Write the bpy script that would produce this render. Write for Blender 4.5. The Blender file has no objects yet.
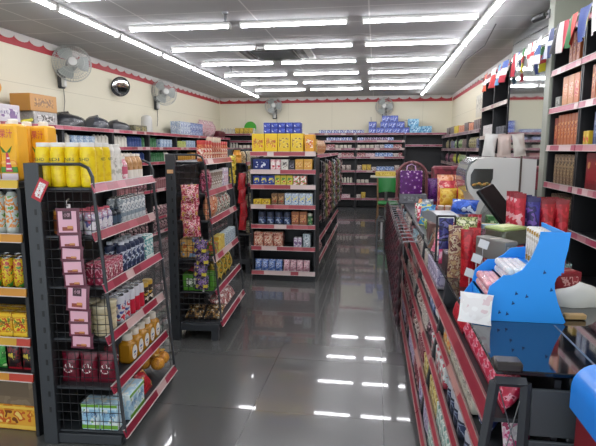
import bpy, math, random
from math import sin, cos, pi, radians as RAD
from mathutils import Matrix, Vector

C = bpy.context.scene.collection
SC = bpy.context.scene
random.seed(7)

# ------------------------------------------------------------------ camera
cam_d = bpy.data.cameras.new('camera')
cam = bpy.data.objects.new('camera', cam_d)
C.objects.link(cam)
cam_d.sensor_width = 36.0
cam_d.lens = 505.0 / 596.0 * 36.0
cam_d.clip_start = 0.05
cam.matrix_world = Matrix(((0.98852315, -0.02190301, 0.14947323, 0),
                           (0.15106948, 0.14332233, -0.97807807, 0),
                           (0, 0.98943366, 0.14498632, 1.6),
                           (0, 0, 0, 1)))
SC.camera = cam

# ------------------------------------------------------------------ world, exposure
world = bpy.data.worlds.new('daylight')
SC.world = world
world.use_nodes = True
bg = world.node_tree.nodes['Background']
bg.inputs['Color'].default_value = (0.86, 0.93, 1.0, 1)
bg.inputs['Strength'].default_value = 2.2
SC.view_settings.view_transform = 'Standard'
SC.view_settings.look = 'None'
SC.view_settings.gamma = 1.0
SC.view_settings.use_curve_mapping = False
SC.view_settings.exposure = 0.12
TUBE_STRENGTH = 30.0

# ------------------------------------------------------------------ materials
def H(s):
    s = s.lstrip('#')
    out = []
    for i in (0, 2, 4):
        c = int(s[i:i + 2], 16) / 255.0
        out.append(c / 12.92 if c <= 0.04045 else ((c + 0.055) / 1.055) ** 2.4)
    return (*out, 1.0)

_M = {}
def mat(col, rough=0.45, metal=0.0, spec=0.5, coat=0.0):
    k = ('m', col, rough, metal, spec, coat)
    if k in _M: return _M[k]
    m = bpy.data.materials.new('paint_' + col.lstrip('#'))
    m.use_nodes = True
    b = m.node_tree.nodes['Principled BSDF']
    b.inputs['Base Color'].default_value = H(col)
    b.inputs['Roughness'].default_value = rough
    b.inputs['Metallic'].default_value = metal
    b.inputs['Specular IOR Level'].default_value = spec
    b.inputs['Coat Weight'].default_value = coat
    nt = m.node_tree
    tc = nt.nodes.new('ShaderNodeTexCoord')
    nz = nt.nodes.new('ShaderNodeTexNoise'); nz.inputs['Scale'].default_value = 14
    mr = nt.nodes.new('ShaderNodeMapRange')
    mr.inputs['To Min'].default_value = max(0.02, rough - 0.06); mr.inputs['To Max'].default_value = min(1, rough + 0.06)
    nt.links.new(tc.outputs['Object'], nz.inputs['Vector'])
    nt.links.new(nz.outputs['Fac'], mr.inputs['Value'])
    nt.links.new(mr.outputs['Result'], b.inputs['Roughness'])
    _M[k] = m
    return m

def pm(cols, scale=30.0, rough=0.35, seed=0.0, stretch=(1, 1, 1), style='noise'):
    """printed packaging: patches of flat colour, fixed to the object"""
    k = ('p', tuple(cols), scale, rough, seed, stretch, style)
    if k in _M: return _M[k]
    m = bpy.data.materials.new('print_' + cols[0].lstrip('#'))
    m.use_nodes = True
    nt = m.node_tree
    b = nt.nodes['Principled BSDF']
    b.inputs['Roughness'].default_value = rough
    tc = nt.nodes.new('ShaderNodeTexCoord')
    mp = nt.nodes.new('ShaderNodeMapping')
    mp.inputs['Location'].default_value = (seed, seed * 1.7, seed * 0.6)
    mp.inputs['Scale'].default_value = stretch
    nt.links.new(tc.outputs['Object'], mp.inputs['Vector'])
    if style == 'noise':
        t = nt.nodes.new('ShaderNodeTexNoise')
        t.inputs['Scale'].default_value = scale
        t.inputs['Detail'].default_value = 2.0
        out = t.outputs['Fac']
        lo, hi = 0.36, 0.66
    elif style == 'cells':
        t = nt.nodes.new('ShaderNodeTexVoronoi')
        t.inputs['Scale'].default_value = scale
        out = t.outputs['Distance']
        lo, hi = 0.12, 0.62
    else:
        t = nt.nodes.new('ShaderNodeTexWave')
        t.bands_direction = 'Z'
        t.inputs['Scale'].default_value = scale
        t.inputs['Distortion'].default_value = 0.6
        out = t.outputs['Fac']
        lo, hi = 0.1, 0.9
    nt.links.new(mp.outputs['Vector'], t.inputs['Vector'])
    r = nt.nodes.new('ShaderNodeValToRGB')
    r.color_ramp.interpolation = 'CONSTANT'
    el = r.color_ramp.elements
    n = len(cols)
    while len(el) < n: el.new(0.5)
    for i, c in enumerate(cols):
        el[i].position = 0.0 if i == 0 else lo + (hi - lo) * (i / n)
        el[i].color = H(c)
    nt.links.new(out, r.inputs['Fac'])
    nt.links.new(r.outputs['Color'], b.inputs['Base Color'])
    _M[k] = m
    return m

def glass(col='#ffffff', rough=0.03, alpha=0.25, key='clear'):
    k = ('g', col, rough, alpha)
    if k in _M: return _M[k]
    m = bpy.data.materials.new('clear_plastic')
    m.use_nodes = True
    nt = m.node_tree
    b = nt.nodes['Principled BSDF']
    b.inputs['Base Color'].default_value = H(col)
    b.inputs['Roughness'].default_value = rough
    b.inputs['Alpha'].default_value = alpha
    _M[k] = m
    return m

def emit(col, s):
    m = bpy.data.materials.new('lit_diffuser')
    m.use_nodes = True
    b = m.node_tree.nodes['Principled BSDF']
    b.inputs['Base Color'].default_value = (0.9, 0.9, 0.9, 1)
    b.inputs['Emission Color'].default_value = H(col)
    b.inputs['Emission Strength'].default_value = s
    return m

# ------------------------------------------------------------------ mesh builder
class MB:
    def __init__(s):
        s.v = []; s.f = []; s.mi = []
    def add(s, vs, fs, mi=0, M=None):
        o = len(s.v)
        if M is not None:
            vs = [tuple(M @ Vector(p)) for p in vs]
        s.v += [tuple(p) for p in vs]
        for f in fs:
            s.f.append(tuple(i + o for i in f)); s.mi.append(mi)
        return s
    def box(s, cx, cy, cz, sx, sy, sz, mi=0, c=0.0, M=None):
        hx, hy, hz = sx / 2, sy / 2, sz / 2
        if c <= 0:
            vs = [(cx + a * hx, cy + b * hy, cz + d * hz) for a in (-1, 1) for b in (-1, 1) for d in (-1, 1)]
            fs = [(0, 1, 3, 2), (4, 6, 7, 5), (0, 4, 5, 1), (2, 3, 7, 6), (0, 2, 6, 4), (1, 5, 7, 3)]
            return s.add(vs, fs, mi, M)
        c = min(c, hx * .95, hy * .95, hz * .95)
        idx = {}; vs = []
        for a in (-1, 1):
            for b in (-1, 1):
                for d in (-1, 1):
                    for ax in range(3):
                        p = [a * hx, b * hy, d * hz]
                        for q in range(3):
                            if q != ax: p[q] -= (a, b, d)[q] * c
                        idx[(a, b, d, ax)] = len(vs); vs.append(tuple(p))
        fs = []
        def face(l):
            p = [Vector(vs[i]) for i in l]
            nrm = (p[1] - p[0]).cross(p[2] - p[0])
            ce = sum(p, Vector()) / len(p)
            fs.append(tuple(l) if nrm.dot(ce) > 0 else tuple(reversed(l)))
        sg = [(-1, -1), (1, -1), (1, 1), (-1, 1)]
        for ax in range(3):
            for t in (-1, 1):
                l = []
                for u, w in sg:
                    k = [u, w]; k.insert(ax, t); l.append(idx[(*k, ax)])
                face(l)
            for u, w in sg:      # edges along axis ax
                o1, o2 = [q for q in range(3) if q != ax]
                l = []
                for t, o in ((-1, o1), (1, o1), (1, o2), (-1, o2)):
                    k = [u, w]; k.insert(ax, t); l.append(idx[(*k, o)])
                face(l)
        for a in (-1, 1):
            for b in (-1, 1):
                for d in (-1, 1):
                    face([idx[(a, b, d, q)] for q in range(3)])
        vs = [(p[0] + cx, p[1] + cy, p[2] + cz) for p in vs]
        return s.add(vs, fs, mi, M)
    def lathe(s, prof, n=12, mi=0, cx=0, cy=0, cz=0, M=None, closed=True):
        """prof: (r, z) bottom to top"""
        vs = []; fs = []
        for r, z in prof:
            for i in range(n):
                a = 2 * pi * i / n
                vs.append((cx + r * cos(a), cy + r * sin(a), cz + z))
        for j in range(len(prof) - 1):
            for i in range(n):
                k = (i + 1) % n
                fs.append((j * n + i, j * n + k, (j + 1) * n + k, (j + 1) * n + i))
        if closed:
            fs.append(tuple(reversed(range(n))))
            fs.append(tuple((len(prof) - 1) * n + i for i in range(n)))
        return s.add(vs, fs, mi, M)
    def tube(s, pts, r, n=6, mi=0, M=None, cap=True):
        pts = [Vector(p) for p in pts]
        vs = []; fs = []
        m = len(pts)
        up0 = None
        for j, p in enumerate(pts):
            t = (pts[min(j + 1, m - 1)] - pts[max(j - 1, 0)]).normalized()
            if up0 is None:
                up0 = Vector((0, 0, 1)) if abs(t.z) < 0.9 else Vector((1, 0, 0))
            a = t.cross(up0)
            if a.length < 1e-4: a = t.cross(Vector((0, 1, 0)))
            a.normalize(); b = a.cross(t)
            for i in range(n):
                w = 2 * pi * i / n
                vs.append(tuple(p + a * (r * cos(w)) + b * (r * sin(w))))
        for j in range(m - 1):
            for i in range(n):
                k = (i + 1) % n
                fs.append((j * n + i, (j + 1) * n + i, (j + 1) * n + k, j * n + k))
        if cap:
            fs.append(tuple(range(n)))
            fs.append(tuple(reversed([(m - 1) * n + i for i in range(n)])))
        return s.add(vs, fs, mi, M)
    def ring(s, R, r, n=24, k=4, mi=0, M=None):
        vs = []; fs = []
        for i in range(n):
            a = 2 * pi * i / n
            for j in range(k):
                b = 2 * pi * j / k
                q = R + r * cos(b)
                vs.append((q * cos(a), q * sin(a), r * sin(b)))
        for i in range(n):
            for j in range(k):
                a, b = (i + 1) % n, (j + 1) % k
                fs.append((i * k + j, a * k + j, a * k + b, i * k + b))
        return s.add(vs, fs, mi, M)
    def pouch(s, w, h, t, mi=0, cx=0, cy=0, cz=0, nu=8, nv=10, crimp=0.06, seed=1, mcrimp=None, M=None, lump=0.12):
        """inflated sachet standing in the x-z plane, bottom at cz, flat sealed ends"""
        rnd = random.Random(seed)
        vs = []; fs = []; ms = []
        ph = [rnd.uniform(0, 6.28) for _ in range(6)]
        def th(u, v):
            if v < crimp or v > 1 - crimp: return t * 0.03
            vv = (v - crimp) / (1 - 2 * crimp) * 2 - 1
            uu = u * 2 - 1
            e = max(0.0, 1 - abs(uu) ** 2.6) ** .6 * max(0.0, 1 - abs(vv) ** 2.6) ** .6
            e *= 1 + lump * (sin(7 * u + ph[0]) * sin(8 * v + ph[1]) + .6 * sin(13 * u + ph[2] + 9 * v))
            return t * max(0.03, e * .5)
        def wd(v):
            vv = abs(v * 2 - 1)
            return w * (0.93 + 0.07 * vv ** 4)
        for side in (-1, 1):
            for j in range(nv + 1):
                v = j / nv
                if j == 1: v = crimp
                if j == nv - 1: v = 1 - crimp
                for i in range(nu + 1):
                    u = i / nu
                    vs.append((cx + (u - .5) * wd(v), cy + side * th(u, v), cz + v * h))
        N = (nu + 1) * (nv + 1)
        def id(sd, i, j): return sd * N + j * (nu + 1) + i
        for j in range(nv):
            m_ = mcrimp if (mcrimp is not None and j in (0, nv - 1)) else mi
            a = len(fs)
            for i in range(nu):
                fs.append((id(0, i, j), id(0, i + 1, j), id(0, i + 1, j + 1), id(0, i, j + 1)))
                fs.append((id(1, i, j), id(1, i, j + 1), id(1, i + 1, j + 1), id(1, i + 1, j)))
            fs.append((id(0, 0, j), id(0, 0, j + 1), id(1, 0, j + 1), id(1, 0, j)))
            fs.append((id(0, nu, j), id(1, nu, j), id(1, nu, j + 1), id(0, nu, j + 1)))
            ms += [m_] * (len(fs) - a)
        a = len(fs)
        for i in range(nu):
            fs.append((id(0, i, 0), id(1, i, 0), id(1, i + 1, 0), id(0, i + 1, 0)))
            fs.append((id(0, i, nv), id(0, i + 1, nv), id(1, i + 1, nv), id(1, i, nv)))
        ms += [mi] * (len(fs) - a)
        o = len(s.v)
        if M is not None: vs = [tuple(M @ Vector(p)) for p in vs]
        s.v += vs
        for f, m_ in zip(fs, ms):
            s.f.append(tuple(i + o for i in f)); s.mi.append(m_)
        return s
    def prism(s, poly, d0, d1, axis='y', mi=0, M=None):
        """poly of (a, b) extruded along axis: 'y' -> (a, d, b); 'x' -> (d, a, b); 'z' -> (a, b, d)"""
        def P(a, b, d): return (a, d, b) if axis == 'y' else (d, a, b) if axis == 'x' else (a, b, d)
        n = len(poly)
        vs = [P(a, b, d0) for a, b in poly] + [P(a, b, d1) for a, b in poly]
        area = sum(poly[i][0] * poly[(i + 1) % n][1] - poly[(i + 1) % n][0] * poly[i][1] for i in range(n))
        fs = [tuple(range(n)), tuple(reversed(range(n, 2 * n)))]
        for i in range(n):
            k = (i + 1) % n
            fs.append((i, i + n, k + n, k))
        flip = (area > 0) == (axis != 'y')
        if d1 < d0: flip = not flip
        if flip: fs = [tuple(reversed(f)) for f in fs]
        return s.add(vs, fs, mi, M)
    def ball(s, r, mi=0, cx=0, cy=0, cz=0, n=12, m=8, sz=1.0):
        prof = [(max(1e-4, r * sin(pi * j / m)), -r * sz * cos(pi * j / m)) for j in range(m + 1)]
        return s.lathe(prof, n, mi, cx, cy, cz)
    def text(s, st, size, mi=0, M=None, w=None):
        vs, fs = text_geo(st)
        if not vs: return s
        k = size
        if w:
            xs = [p[0] for p in vs]; k = w / max(1e-6, max(xs) - min(xs))
        sy = size if not w else min(size, k * 1.0) if size == 0 else size
        return s.add([(p[0] * k, -0.0, p[1] * (k if size == 0 else size)) for p in vs], fs, mi, M)
    def mesh(s, name, mats, ang=38):
        me = bpy.data.meshes.new(name)
        me.from_pydata(s.v, [], s.f)
        for m in mats: me.materials.append(m)
        me.polygons.foreach_set('material_index', s.mi)
        me.polygons.foreach_set('use_smooth', [True] * len(s.f))
        me.set_sharp_from_angle(angle=RAD(ang))
        me.update()
        return me

_TX = {}
def text_geo(st):
    """outline lettering, centred, in the x-z plane, facing -y"""
    if st in _TX: return _TX[st]
    cu = bpy.data.curves.new('lettering', 'FONT')
    cu.body = st; cu.align_x = 'CENTER'; cu.align_y = 'CENTER'; cu.size = 1.0
    cu.resolution_u = 2
    ob = bpy.data.objects.new('lettering', cu)
    C.objects.link(ob)
    bpy.context.view_layer.update()
    me = bpy.data.meshes.new_from_object(ob.evaluated_get(bpy.context.evaluated_depsgraph_get()))
    vs = [tuple(v.co) for v in me.vertices]; fs = [tuple(p.vertices) for p in me.polygons]
    bpy.data.objects.remove(ob); bpy.data.curves.remove(cu); bpy.data.meshes.remove(me)
    _TX[st] = (vs, fs)
    return _TX[st]

# ------------------------------------------------------------------ objects
LABELS = {}
def ob(name, me, parent=None, loc=(0, 0, 0), rot=(0, 0, 0)):
    o = bpy.data.objects.new(name, me)
    C.objects.link(o)
    o.location = loc; o.rotation_euler = rot
    if parent is not None: o.parent = parent
    return o

def tag(o, label, cat, group=None, kind=None):
    o['label'] = label; o['category'] = cat
    if group: o['group'] = group
    if kind: o['kind'] = kind
    n = len(label.split())
    if n < 4 or n > 16: print('LABEL LENGTH', n, label)
    if label in LABELS: print('LABEL TWICE', label)
    LABELS[label] = o.name
    return o

def empty(name, label, cat, loc=(0, 0, 0), rz=0.0, group=None):
    return tag(ob(name, None, None, loc, (0, 0, rz)), label, cat, group)

def struct(name, me, parent=None, loc=(0, 0, 0), rot=(0, 0, 0)):
    o = ob(name, me, parent, loc, rot)
    if parent is None: o['kind'] = 'structure'
    return o

class F:
    """frame of a display: x along its front (viewer's left to right), -y out towards the viewer"""
    def __init__(s, x, y, rz, z=0.0, cuts=()):
        s.x, s.y, s.rz, s.z, s.cuts = x, y, rz, z, cuts
    def w(s, p):
        c, d = cos(s.rz), sin(s.rz)
        return (s.x + c * p[0] - d * p[1], s.y + d * p[0] + c * p[1], s.z + p[2])

class T:
    """kind of product: body mesh and the parts under it"""
    def __init__(s, name, cat, me, w, d, h, kids=()):
        s.name, s.cat, s.me, s.w, s.d, s.h, s.kids = name, cat, me, w, d, h, kids

def put(t, fr, p, label, group=None, rz=0.0, tilt=0.0, roll=0.0, bare=False):
    if tilt or roll:          # a leaning thing still stands on the shelf: lowest point at the given height
        R_ = (Matrix.Rotation(roll, 3, 'Y') @ Matrix.Rotation(tilt, 3, 'X'))
        p = (p[0], p[1], p[2] + .0005 - min((R_ @ v.co).z for v in t.me.vertices))
    o = ob(t.name, t.me, None, fr.w(p), (tilt, roll, fr.rz + rz))
    tag(o, label, t.cat, group)
    if not bare:
        for nm, me, loc in t.kids:
            ob(nm, me, o, loc)
    return o

ORD = ['first', 'second', 'third', 'fourth', 'fifth', 'sixth', 'seventh', 'eighth', 'ninth', 'tenth', 'eleventh', 'twelfth',
       'thirteenth', 'fourteenth', 'fifteenth', 'sixteenth', 'seventeenth', 'eighteenth', 'nineteenth', 'twentieth'] + ['%dth' % i if i % 10 not in (1, 2, 3) else '%d%s' % (i, {1: 'st', 2: 'nd', 3: 'rd'}[i % 10]) for i in range(21, 60)]

def clear(fr, x, w):
    for c in fr.cuts:         # goods never stand across the panel between two units
        if x - .028 < c < x + w + .028: x = c + .03
    return x

def row(t, fr, x0, y, z, n, desc, where, end='from left', gap=0.006, rows=1, rgap=0.006, jit=0.0, rz=0.0, tilt=0.0, bare=False, levels=1):
    """n products side by side starting at x0, front at y; rows go back, levels go up"""
    xs = []; x = x0
    for i in range(n):
        x = clear(fr, x, t.w); xs.append(x + t.w / 2); x += t.w + gap
    g = '%s, %s' % (desc, where)
    for lv in range(levels):
        for r in range(rows):
            for i in range(n):
                lab = desc if n == 1 else '%s %s %s' % (ORD[i], desc, end)
                if levels > 1: lab += ', %s layer' % (['bottom', 'upper', 'topmost'][lv] if levels < 4 else ORD[lv])
                if rows > 1: lab += ', %s row' % ('front' if r == 0 else 'back' if rows == 2 else ORD[r])
                lab += ', ' + where
                px = xs[i]
                py = y + t.d / 2 + r * (t.d + rgap) + random.uniform(0, 1) * jit * .02
                put(t, fr, (px, py, z + lv * (t.h + .001)), lab, g if n * rows * levels > 1 else None, rz + random.uniform(-1, 1) * jit * .04, tilt, bare=bare)
    return x

# ------------------------------------------------------------------ products
_T = {}
def cached(fn):
    def g(*a, **k):
        key = (fn.__name__, repr(a), repr(sorted(k.items())))
        if key not in _T: _T[key] = fn(*a, **k)
        return _T[key]
    return g

def MT(x):
    if isinstance(x, str): return mat(x, 0.4)
    if isinstance(x, (list, tuple)):
        if isinstance(x[0], (int, float)): return pm(list(x[1:]), x[0])
        return pm(list(x), 30)
    return x

@cached
def carton(w, d, h, body, patch=None, band=None, name='carton', cat='box', txt=None, tcol='#222222'):
    """box with printed front panel, colour band and flap seam"""
    m = MB(); mats = [MT(body)]
    m.box(0, 0, h / 2, w, d, h, 0, min(.004, w * .06))
    k = []
    b = MB(); bm = []
    if patch:
        b.box(0, -d / 2, h * .52, w * .72, .0016, h * .5, len(bm)); bm.append(MT(patch))
    if band:
        k.append(('printed_band', MB().box(0, -d / 2, h * .12, w * .98, .0018, h * .14).mesh('printed_band', [MT(band)]), (0, 0, 0)))
        k.append(('printed_band', MB().box(0, -d / 2, h * .9, w * .98, .0018, h * .1).mesh('printed_band', [MT(band)]), (0, 0, 0)))
    k.append(('tape_seam', MB().box(0, 0, h, w * .9, d * .06, .0012).mesh('tape_seam', [mat('#d8d0c0', .5)]), (0, 0, 0)))
    if txt:
        k.append(('lettering', MB().text(txt, h * .2, 0, Matrix.Translation((0, -d / 2 - .0015, h * .55)), w=w * .8).mesh('lettering', [mat(tcol)]), (0, 0, 0)))
    if b.v: k.append(('printed_panel', b.mesh('printed_panel', bm), (0, 0, 0)))
    return T(name, cat, m.mesh(name, mats), w, d, h, k)

@cached
def bottle(r, h, body, cap, lab=None, labz=(.3, .62), name='bottle', cat='bottle', shoulder=.72, neck=.32, sq=False, n=12, txt=None, tcol='#222222', tz=None):
    m = MB()
    m.lathe([(r * .86, 0), (r, h * .03), (r, h * .28), (r * .96, h * .3), (r * .96, h * (shoulder - .03)), (r, h * shoulder), (r * .85, h * (shoulder + .08)),
             (r * (neck + .12), h * .87), (r * neck, h * .9), (r * neck, h * .93)], n)
    k = []
    c = MB().lathe([(r * (neck + .1), h * .905), (r * (neck + .1), h * .99), (r * (neck + .04), h)], n)
    k.append(('cap', c.mesh('cap', [MT(cap)]), (0, 0, 0)))
    if lab:
        l = MB().lathe([(r * 1.012, h * labz[0]), (r * 1.012, h * labz[1])], n, closed=False)
        lm = [MT(lab)]
        if txt:
            l.text(txt, h * .1, 1, Matrix.Translation((0, -r * 1.03, h * (tz or (labz[0] + labz[1]) / 2))), w=r * 1.3); lm.append(mat(tcol))
        k.append(('label', l.mesh('label', lm), (0, 0, 0)))
    return T(name, cat, m.mesh(name, [MT(body)]), 2 * r, 2 * r, h, k)

@cached
def can(r, h, body, top='#c8c8c8', band=None, name='drink_can', cat='can', n=14):
    m = MB()
    m.lathe([(r * .82, 0), (r, h * .06), (r, h * .9), (r * .84, h * .97)], n)
    if band: m.lathe([(r * 1.006, h * band[1]), (r * 1.006, h * band[2])], n, 1, closed=False)
    k = MB().lathe([(r * .84, h * .965), (r * .86, h), (r * .8, h), (r * .78, h * .985), (1e-4, h * .985)], n)
    k.box(0, r * .25, h * .99, r * .45, r * .7, h * .012)
    return T(name, cat, m.mesh(name, [MT(body)] + ([MT(band[0])] if band else [])), 2 * r, 2 * r, h, [('can_lid', k.mesh('can_lid', [mat(top, .25, .9)]), (0, 0, 0))])

@cached
def jar(r, h, body, lid, lab=None, name='jar', cat='jar', lidh=.2, n=14, waist=0.0):
    m = MB()
    m.lathe([(r * .9, 0), (r, h * .05), (r * (1 - waist), h * .4), (r, h * (1 - lidh) - h * .06), (r * .88, h * (1 - lidh))], n)
    k = [('lid', MB().lathe([(r * .96, h * (1 - lidh)), (r * .98, h * .97), (r * .9, h)], n).mesh('lid', [MT(lid)]), (0, 0, 0))]
    if lab:
        k.append(('label', MB().lathe([(r * 1.012, h * .15), (r * 1.012, h * .62)], n, closed=False).mesh('label', [MT(lab)]), (0, 0, 0)))
    return T(name, cat, m.mesh(name, [MT(body)]), 2 * r, 2 * r, h, k)

@cached
def cup(r, h, body, lid, name='cup_tub', cat='tub', n=14, ribs=0):
    m = MB()
    pr = [(r * .74, 0)]
    if ribs:
        for i in range(ribs):
            z0 = h * .92 * i / ribs; q = r * (.88 + .08 * i / ribs)
            pr += [(q * .76, z0 + h * .004), (q * .98, z0 + h * .2 / ribs), (q, z0 + h * .6 / ribs), (q * .95, z0 + h * .85 / ribs)]
    pr += [(r * .95, h * .93)]
    m.lathe(pr, n)
    k = [('lid', MB().lathe([(r, h * .93), (r, h * .985), (r * .92, h)], n).mesh('lid', [MT(lid)]), (0, 0, 0))]
    return T(name, cat, m.mesh(name, [MT(body)]), 2 * r, 2 * r, h, k)

@cached
def pouch(w, h, t, body, crimp=None, name='snack_pouch', cat='pouch', patch=None, seed=1, txt=None, tcol='#ffffff'):
    m = MB()
    m.pouch(w, h, t, 0, seed=seed, mcrimp=1 if crimp else None)
    k = []
    if patch:
        b = MB()
        # round printed emblem lying on the swollen front
        vs = [(0, -t * .54, h * .5)]; n = 14
        for q in (.5, 1):
            for i in range(n):
                a = 2 * pi * i / n
                vs.append((w * .27 * q * cos(a), -t * (.545 - .04 * q), h * .5 + min(w, h) * .27 * q * sin(a)))
        fs = [(0, 1 + (i + 1) % n, 1 + i)[::-1] for i in range(n)] + [(1 + i, 1 + (i + 1) % n, 1 + n + (i + 1) % n, 1 + n + i)[::-1] for i in range(n)]
        b.add(vs, fs, 0)
        k.append(('emblem', b.mesh('emblem', [MT(patch)]), (0, 0, 0)))
    if txt:
        b = MB().text(txt, h * .12, 0, Matrix.Translation((0, -t * .56, h * .76)), w=w * .6)
        k.append(('lettering', b.mesh('lettering', [mat(tcol)]), (0, 0, 0)))
    return T(name, cat, m.mesh(name, [MT(body)] + ([MT(crimp)] if crimp else [])), w, t, h, k)

@cached
def wrapped_ball(r, body, knot, name='wrapped_ball', cat='sweet'):
    m = MB().ball(r, 0, 0, 0, r, 14, 10, .95)
    k = MB().lathe([(r * .2, r * 1.82), (r * .12, r * 1.95), (r * .42, r * 2.25), (r * .4, r * 2.27), (r * .1, r * 2.0)], 10)
    return T(name, cat, m.mesh(name, [MT(body)]), 2 * r, 2 * r, 2.2 * r, [('twist_top', k.mesh('twist_top', [MT(knot)]), (0, 0, 0))])

# ================================================================== SETTING
XL, XR, YB, YF, HC = -4.35, 1.95, 13.95, -1.6, 3.0

def floor_mat():
    m = bpy.data.materials.new('polished_grey_tile'); m.use_nodes = True
    nt = m.node_tree; b = nt.nodes['Principled BSDF']
    tc = nt.nodes.new('ShaderNodeTexCoord')
    mp = nt.nodes.new('ShaderNodeMapping'); mp.inputs['Location'].default_value = (-0.078, 0.35, 0)
    nt.links.new(tc.outputs['Object'], mp.inputs['Vector'])
    br = nt.nodes.new('ShaderNodeTexBrick')
    br.offset = 0.0; br.inputs['Scale'].default_value = 1.0
    br.inputs['Brick Width'].default_value = 0.8; br.inputs['Row Height'].default_value = 0.8
    br.inputs['Mortar Size'].default_value = 0.0022; br.inputs['Mortar Smooth'].default_value = 0.3
    br.inputs['Color1'].default_value = H('#565756'); br.inputs['Color2'].default_value = H('#5a5b5a'); br.inputs['Mortar'].default_value = H('#3a3a3a')
    nt.links.new(mp.outputs['Vector'], br.inputs['Vector'])
    nz = nt.nodes.new('ShaderNodeTexNoise'); nz.inputs['Scale'].default_value = 1.3; nz.inputs['Detail'].default_value = 5
    nt.links.new(tc.outputs['Object'], nz.inputs['Vector'])
    mx = nt.nodes.new('ShaderNodeMix'); mx.data_type = 'RGBA'; mx.blend_type = 'MULTIPLY'
    mx.inputs[0].default_value = 0.5
    rp = nt.nodes.new('ShaderNodeValToRGB'); rp.color_ramp.elements[0].color = (.72, .72, .72, 1); rp.color_ramp.elements[1].color = (1, 1, 1, 1)
    nt.links.new(nz.outputs['Fac'], rp.inputs['Fac'])
    nt.links.new(br.outputs['Color'], mx.inputs[6]); nt.links.new(rp.outputs['Color'], mx.inputs[7])
    nt.links.new(mx.outputs[2], b.inputs['Base Color'])
    mr = nt.nodes.new('ShaderNodeMapRange'); mr.inputs['To Min'].default_value = 0.16; mr.inputs['To Max'].default_value = 0.30
    b.inputs['Coat Weight'].default_value = 0.6; b.inputs['Coat Roughness'].default_value = 0.035
    nt.links.new(nz.outputs['Fac'], mr.inputs['Value']); nt.links.new(mr.outputs['Result'], b.inputs['Roughness'])
    return m

def panel_mat(name, c1, seam, bw, bh, ms, rough=.7, rot=(0, 0, 0), off=(0, 0, 0)):
    m = bpy.data.materials.new(name); m.use_nodes = True
    nt = m.node_tree; b = nt.nodes['Principled BSDF']; b.inputs['Roughness'].default_value = rough
    tc = nt.nodes.new('ShaderNodeTexCoord')
    mp = nt.nodes.new('ShaderNodeMapping'); mp.inputs['Rotation'].default_value = rot; mp.inputs['Location'].default_value = off
    nt.links.new(tc.outputs['Object'], mp.inputs['Vector'])
    br = nt.nodes.new('ShaderNodeTexBrick'); br.offset = 0.0
    br.inputs['Scale'].default_value = 1.0; br.inputs['Brick Width'].default_value = bw; br.inputs['Row Height'].default_value = bh
    br.inputs['Mortar Size'].default_value = ms
    br.inputs['Color1'].default_value = H(c1); br.inputs['Color2'].default_value = H(c1); br.inputs['Mortar'].default_value = H(seam)
    nt.links.new(mp.outputs['Vector'], br.inputs['Vector'])
    nt.links.new(br.outputs['Color'], b.inputs['Base Color'])
    return m

W_, D_ = XR - XL, YB - YF
cxr, cyr = (XL + XR) / 2, (YB + YF) / 2
struct('floor', MB().box(cxr, cyr, -.05, W_ + .4, D_ + .2, .1).mesh('floor', [floor_mat()]))
struct('ceiling', MB().box(cxr, cyr, HC + .05, W_ + .4, D_ + .2, .1).mesh('ceiling', [panel_mat('ceiling_board', '#b4b5b6', '#dededc', 1.22, .61, .009, .8, off=(.1, .2, 0))]))
wm = panel_mat('cream_wall_panel', '#dcd6bf', '#c6c0a9', 1.2, 6.0, .004, .6, rot=(RAD(90), 0, RAD(90)))
wmb = panel_mat('cream_wall_panel', '#dcd6bf', '#c6c0a9', 1.2, 6.0, .004, .6, rot=(RAD(90), 0, 0))
struct('wall_left', MB().box(XL - .05, cyr, HC / 2, .1, D_, HC).mesh('wall_left', [wm]))
struct('wall_right', MB().box(XR + .05, cyr, HC / 2, .1, D_, HC).mesh('wall_right', [wm]))
struct('wall_back', MB().box(cxr, YB + .05, HC / 2, W_ + .2, .1, HC).mesh('wall_back', [wmb]))

# red band with white scallops under the ceiling
def scallop(L):
    m = MB()
    m.box(L / 2, -.002, -.08, L, .004, .15, 0)
    n = int(L / .27); w = L / n
    for i in range(n):
        poly = [(i * w, .0), (i * w, -.03)] + [(i * w + w / 2 - w / 2 * cos(pi * k / 8), -.03 - .06 * sin(pi * k / 8)) for k in range(1, 8)] + [((i + 1) * w, -.03), ((i + 1) * w, 0)]
        m.prism(poly, -.012, -.004, 'y', 1)
    return m.mesh('scalloped_border', [mat('#a51c28', .5), mat('#d9d6d2', .5)])
sl = scallop(D_ - .02)
struct('trim_1', sl, None, (XL + .001, YF, HC - .004), (0, 0, RAD(90)))
struct('trim_2', scallop(W_ - .03), None, (XL + .015, YB - .001, HC - .004))
struct('trim_3', scallop(6.2), None, (XR - .001, YB - .02, HC - .004), (0, 0, RAD(-90)))
# grey-green pillar between mirror and gift cabinets
struct('pillar', MB().box(1.765, 5.235, 1.5, .35, .15, 2.99, 0, .006).mesh('pillar', [mat('#8f9488', .5)]))

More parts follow.
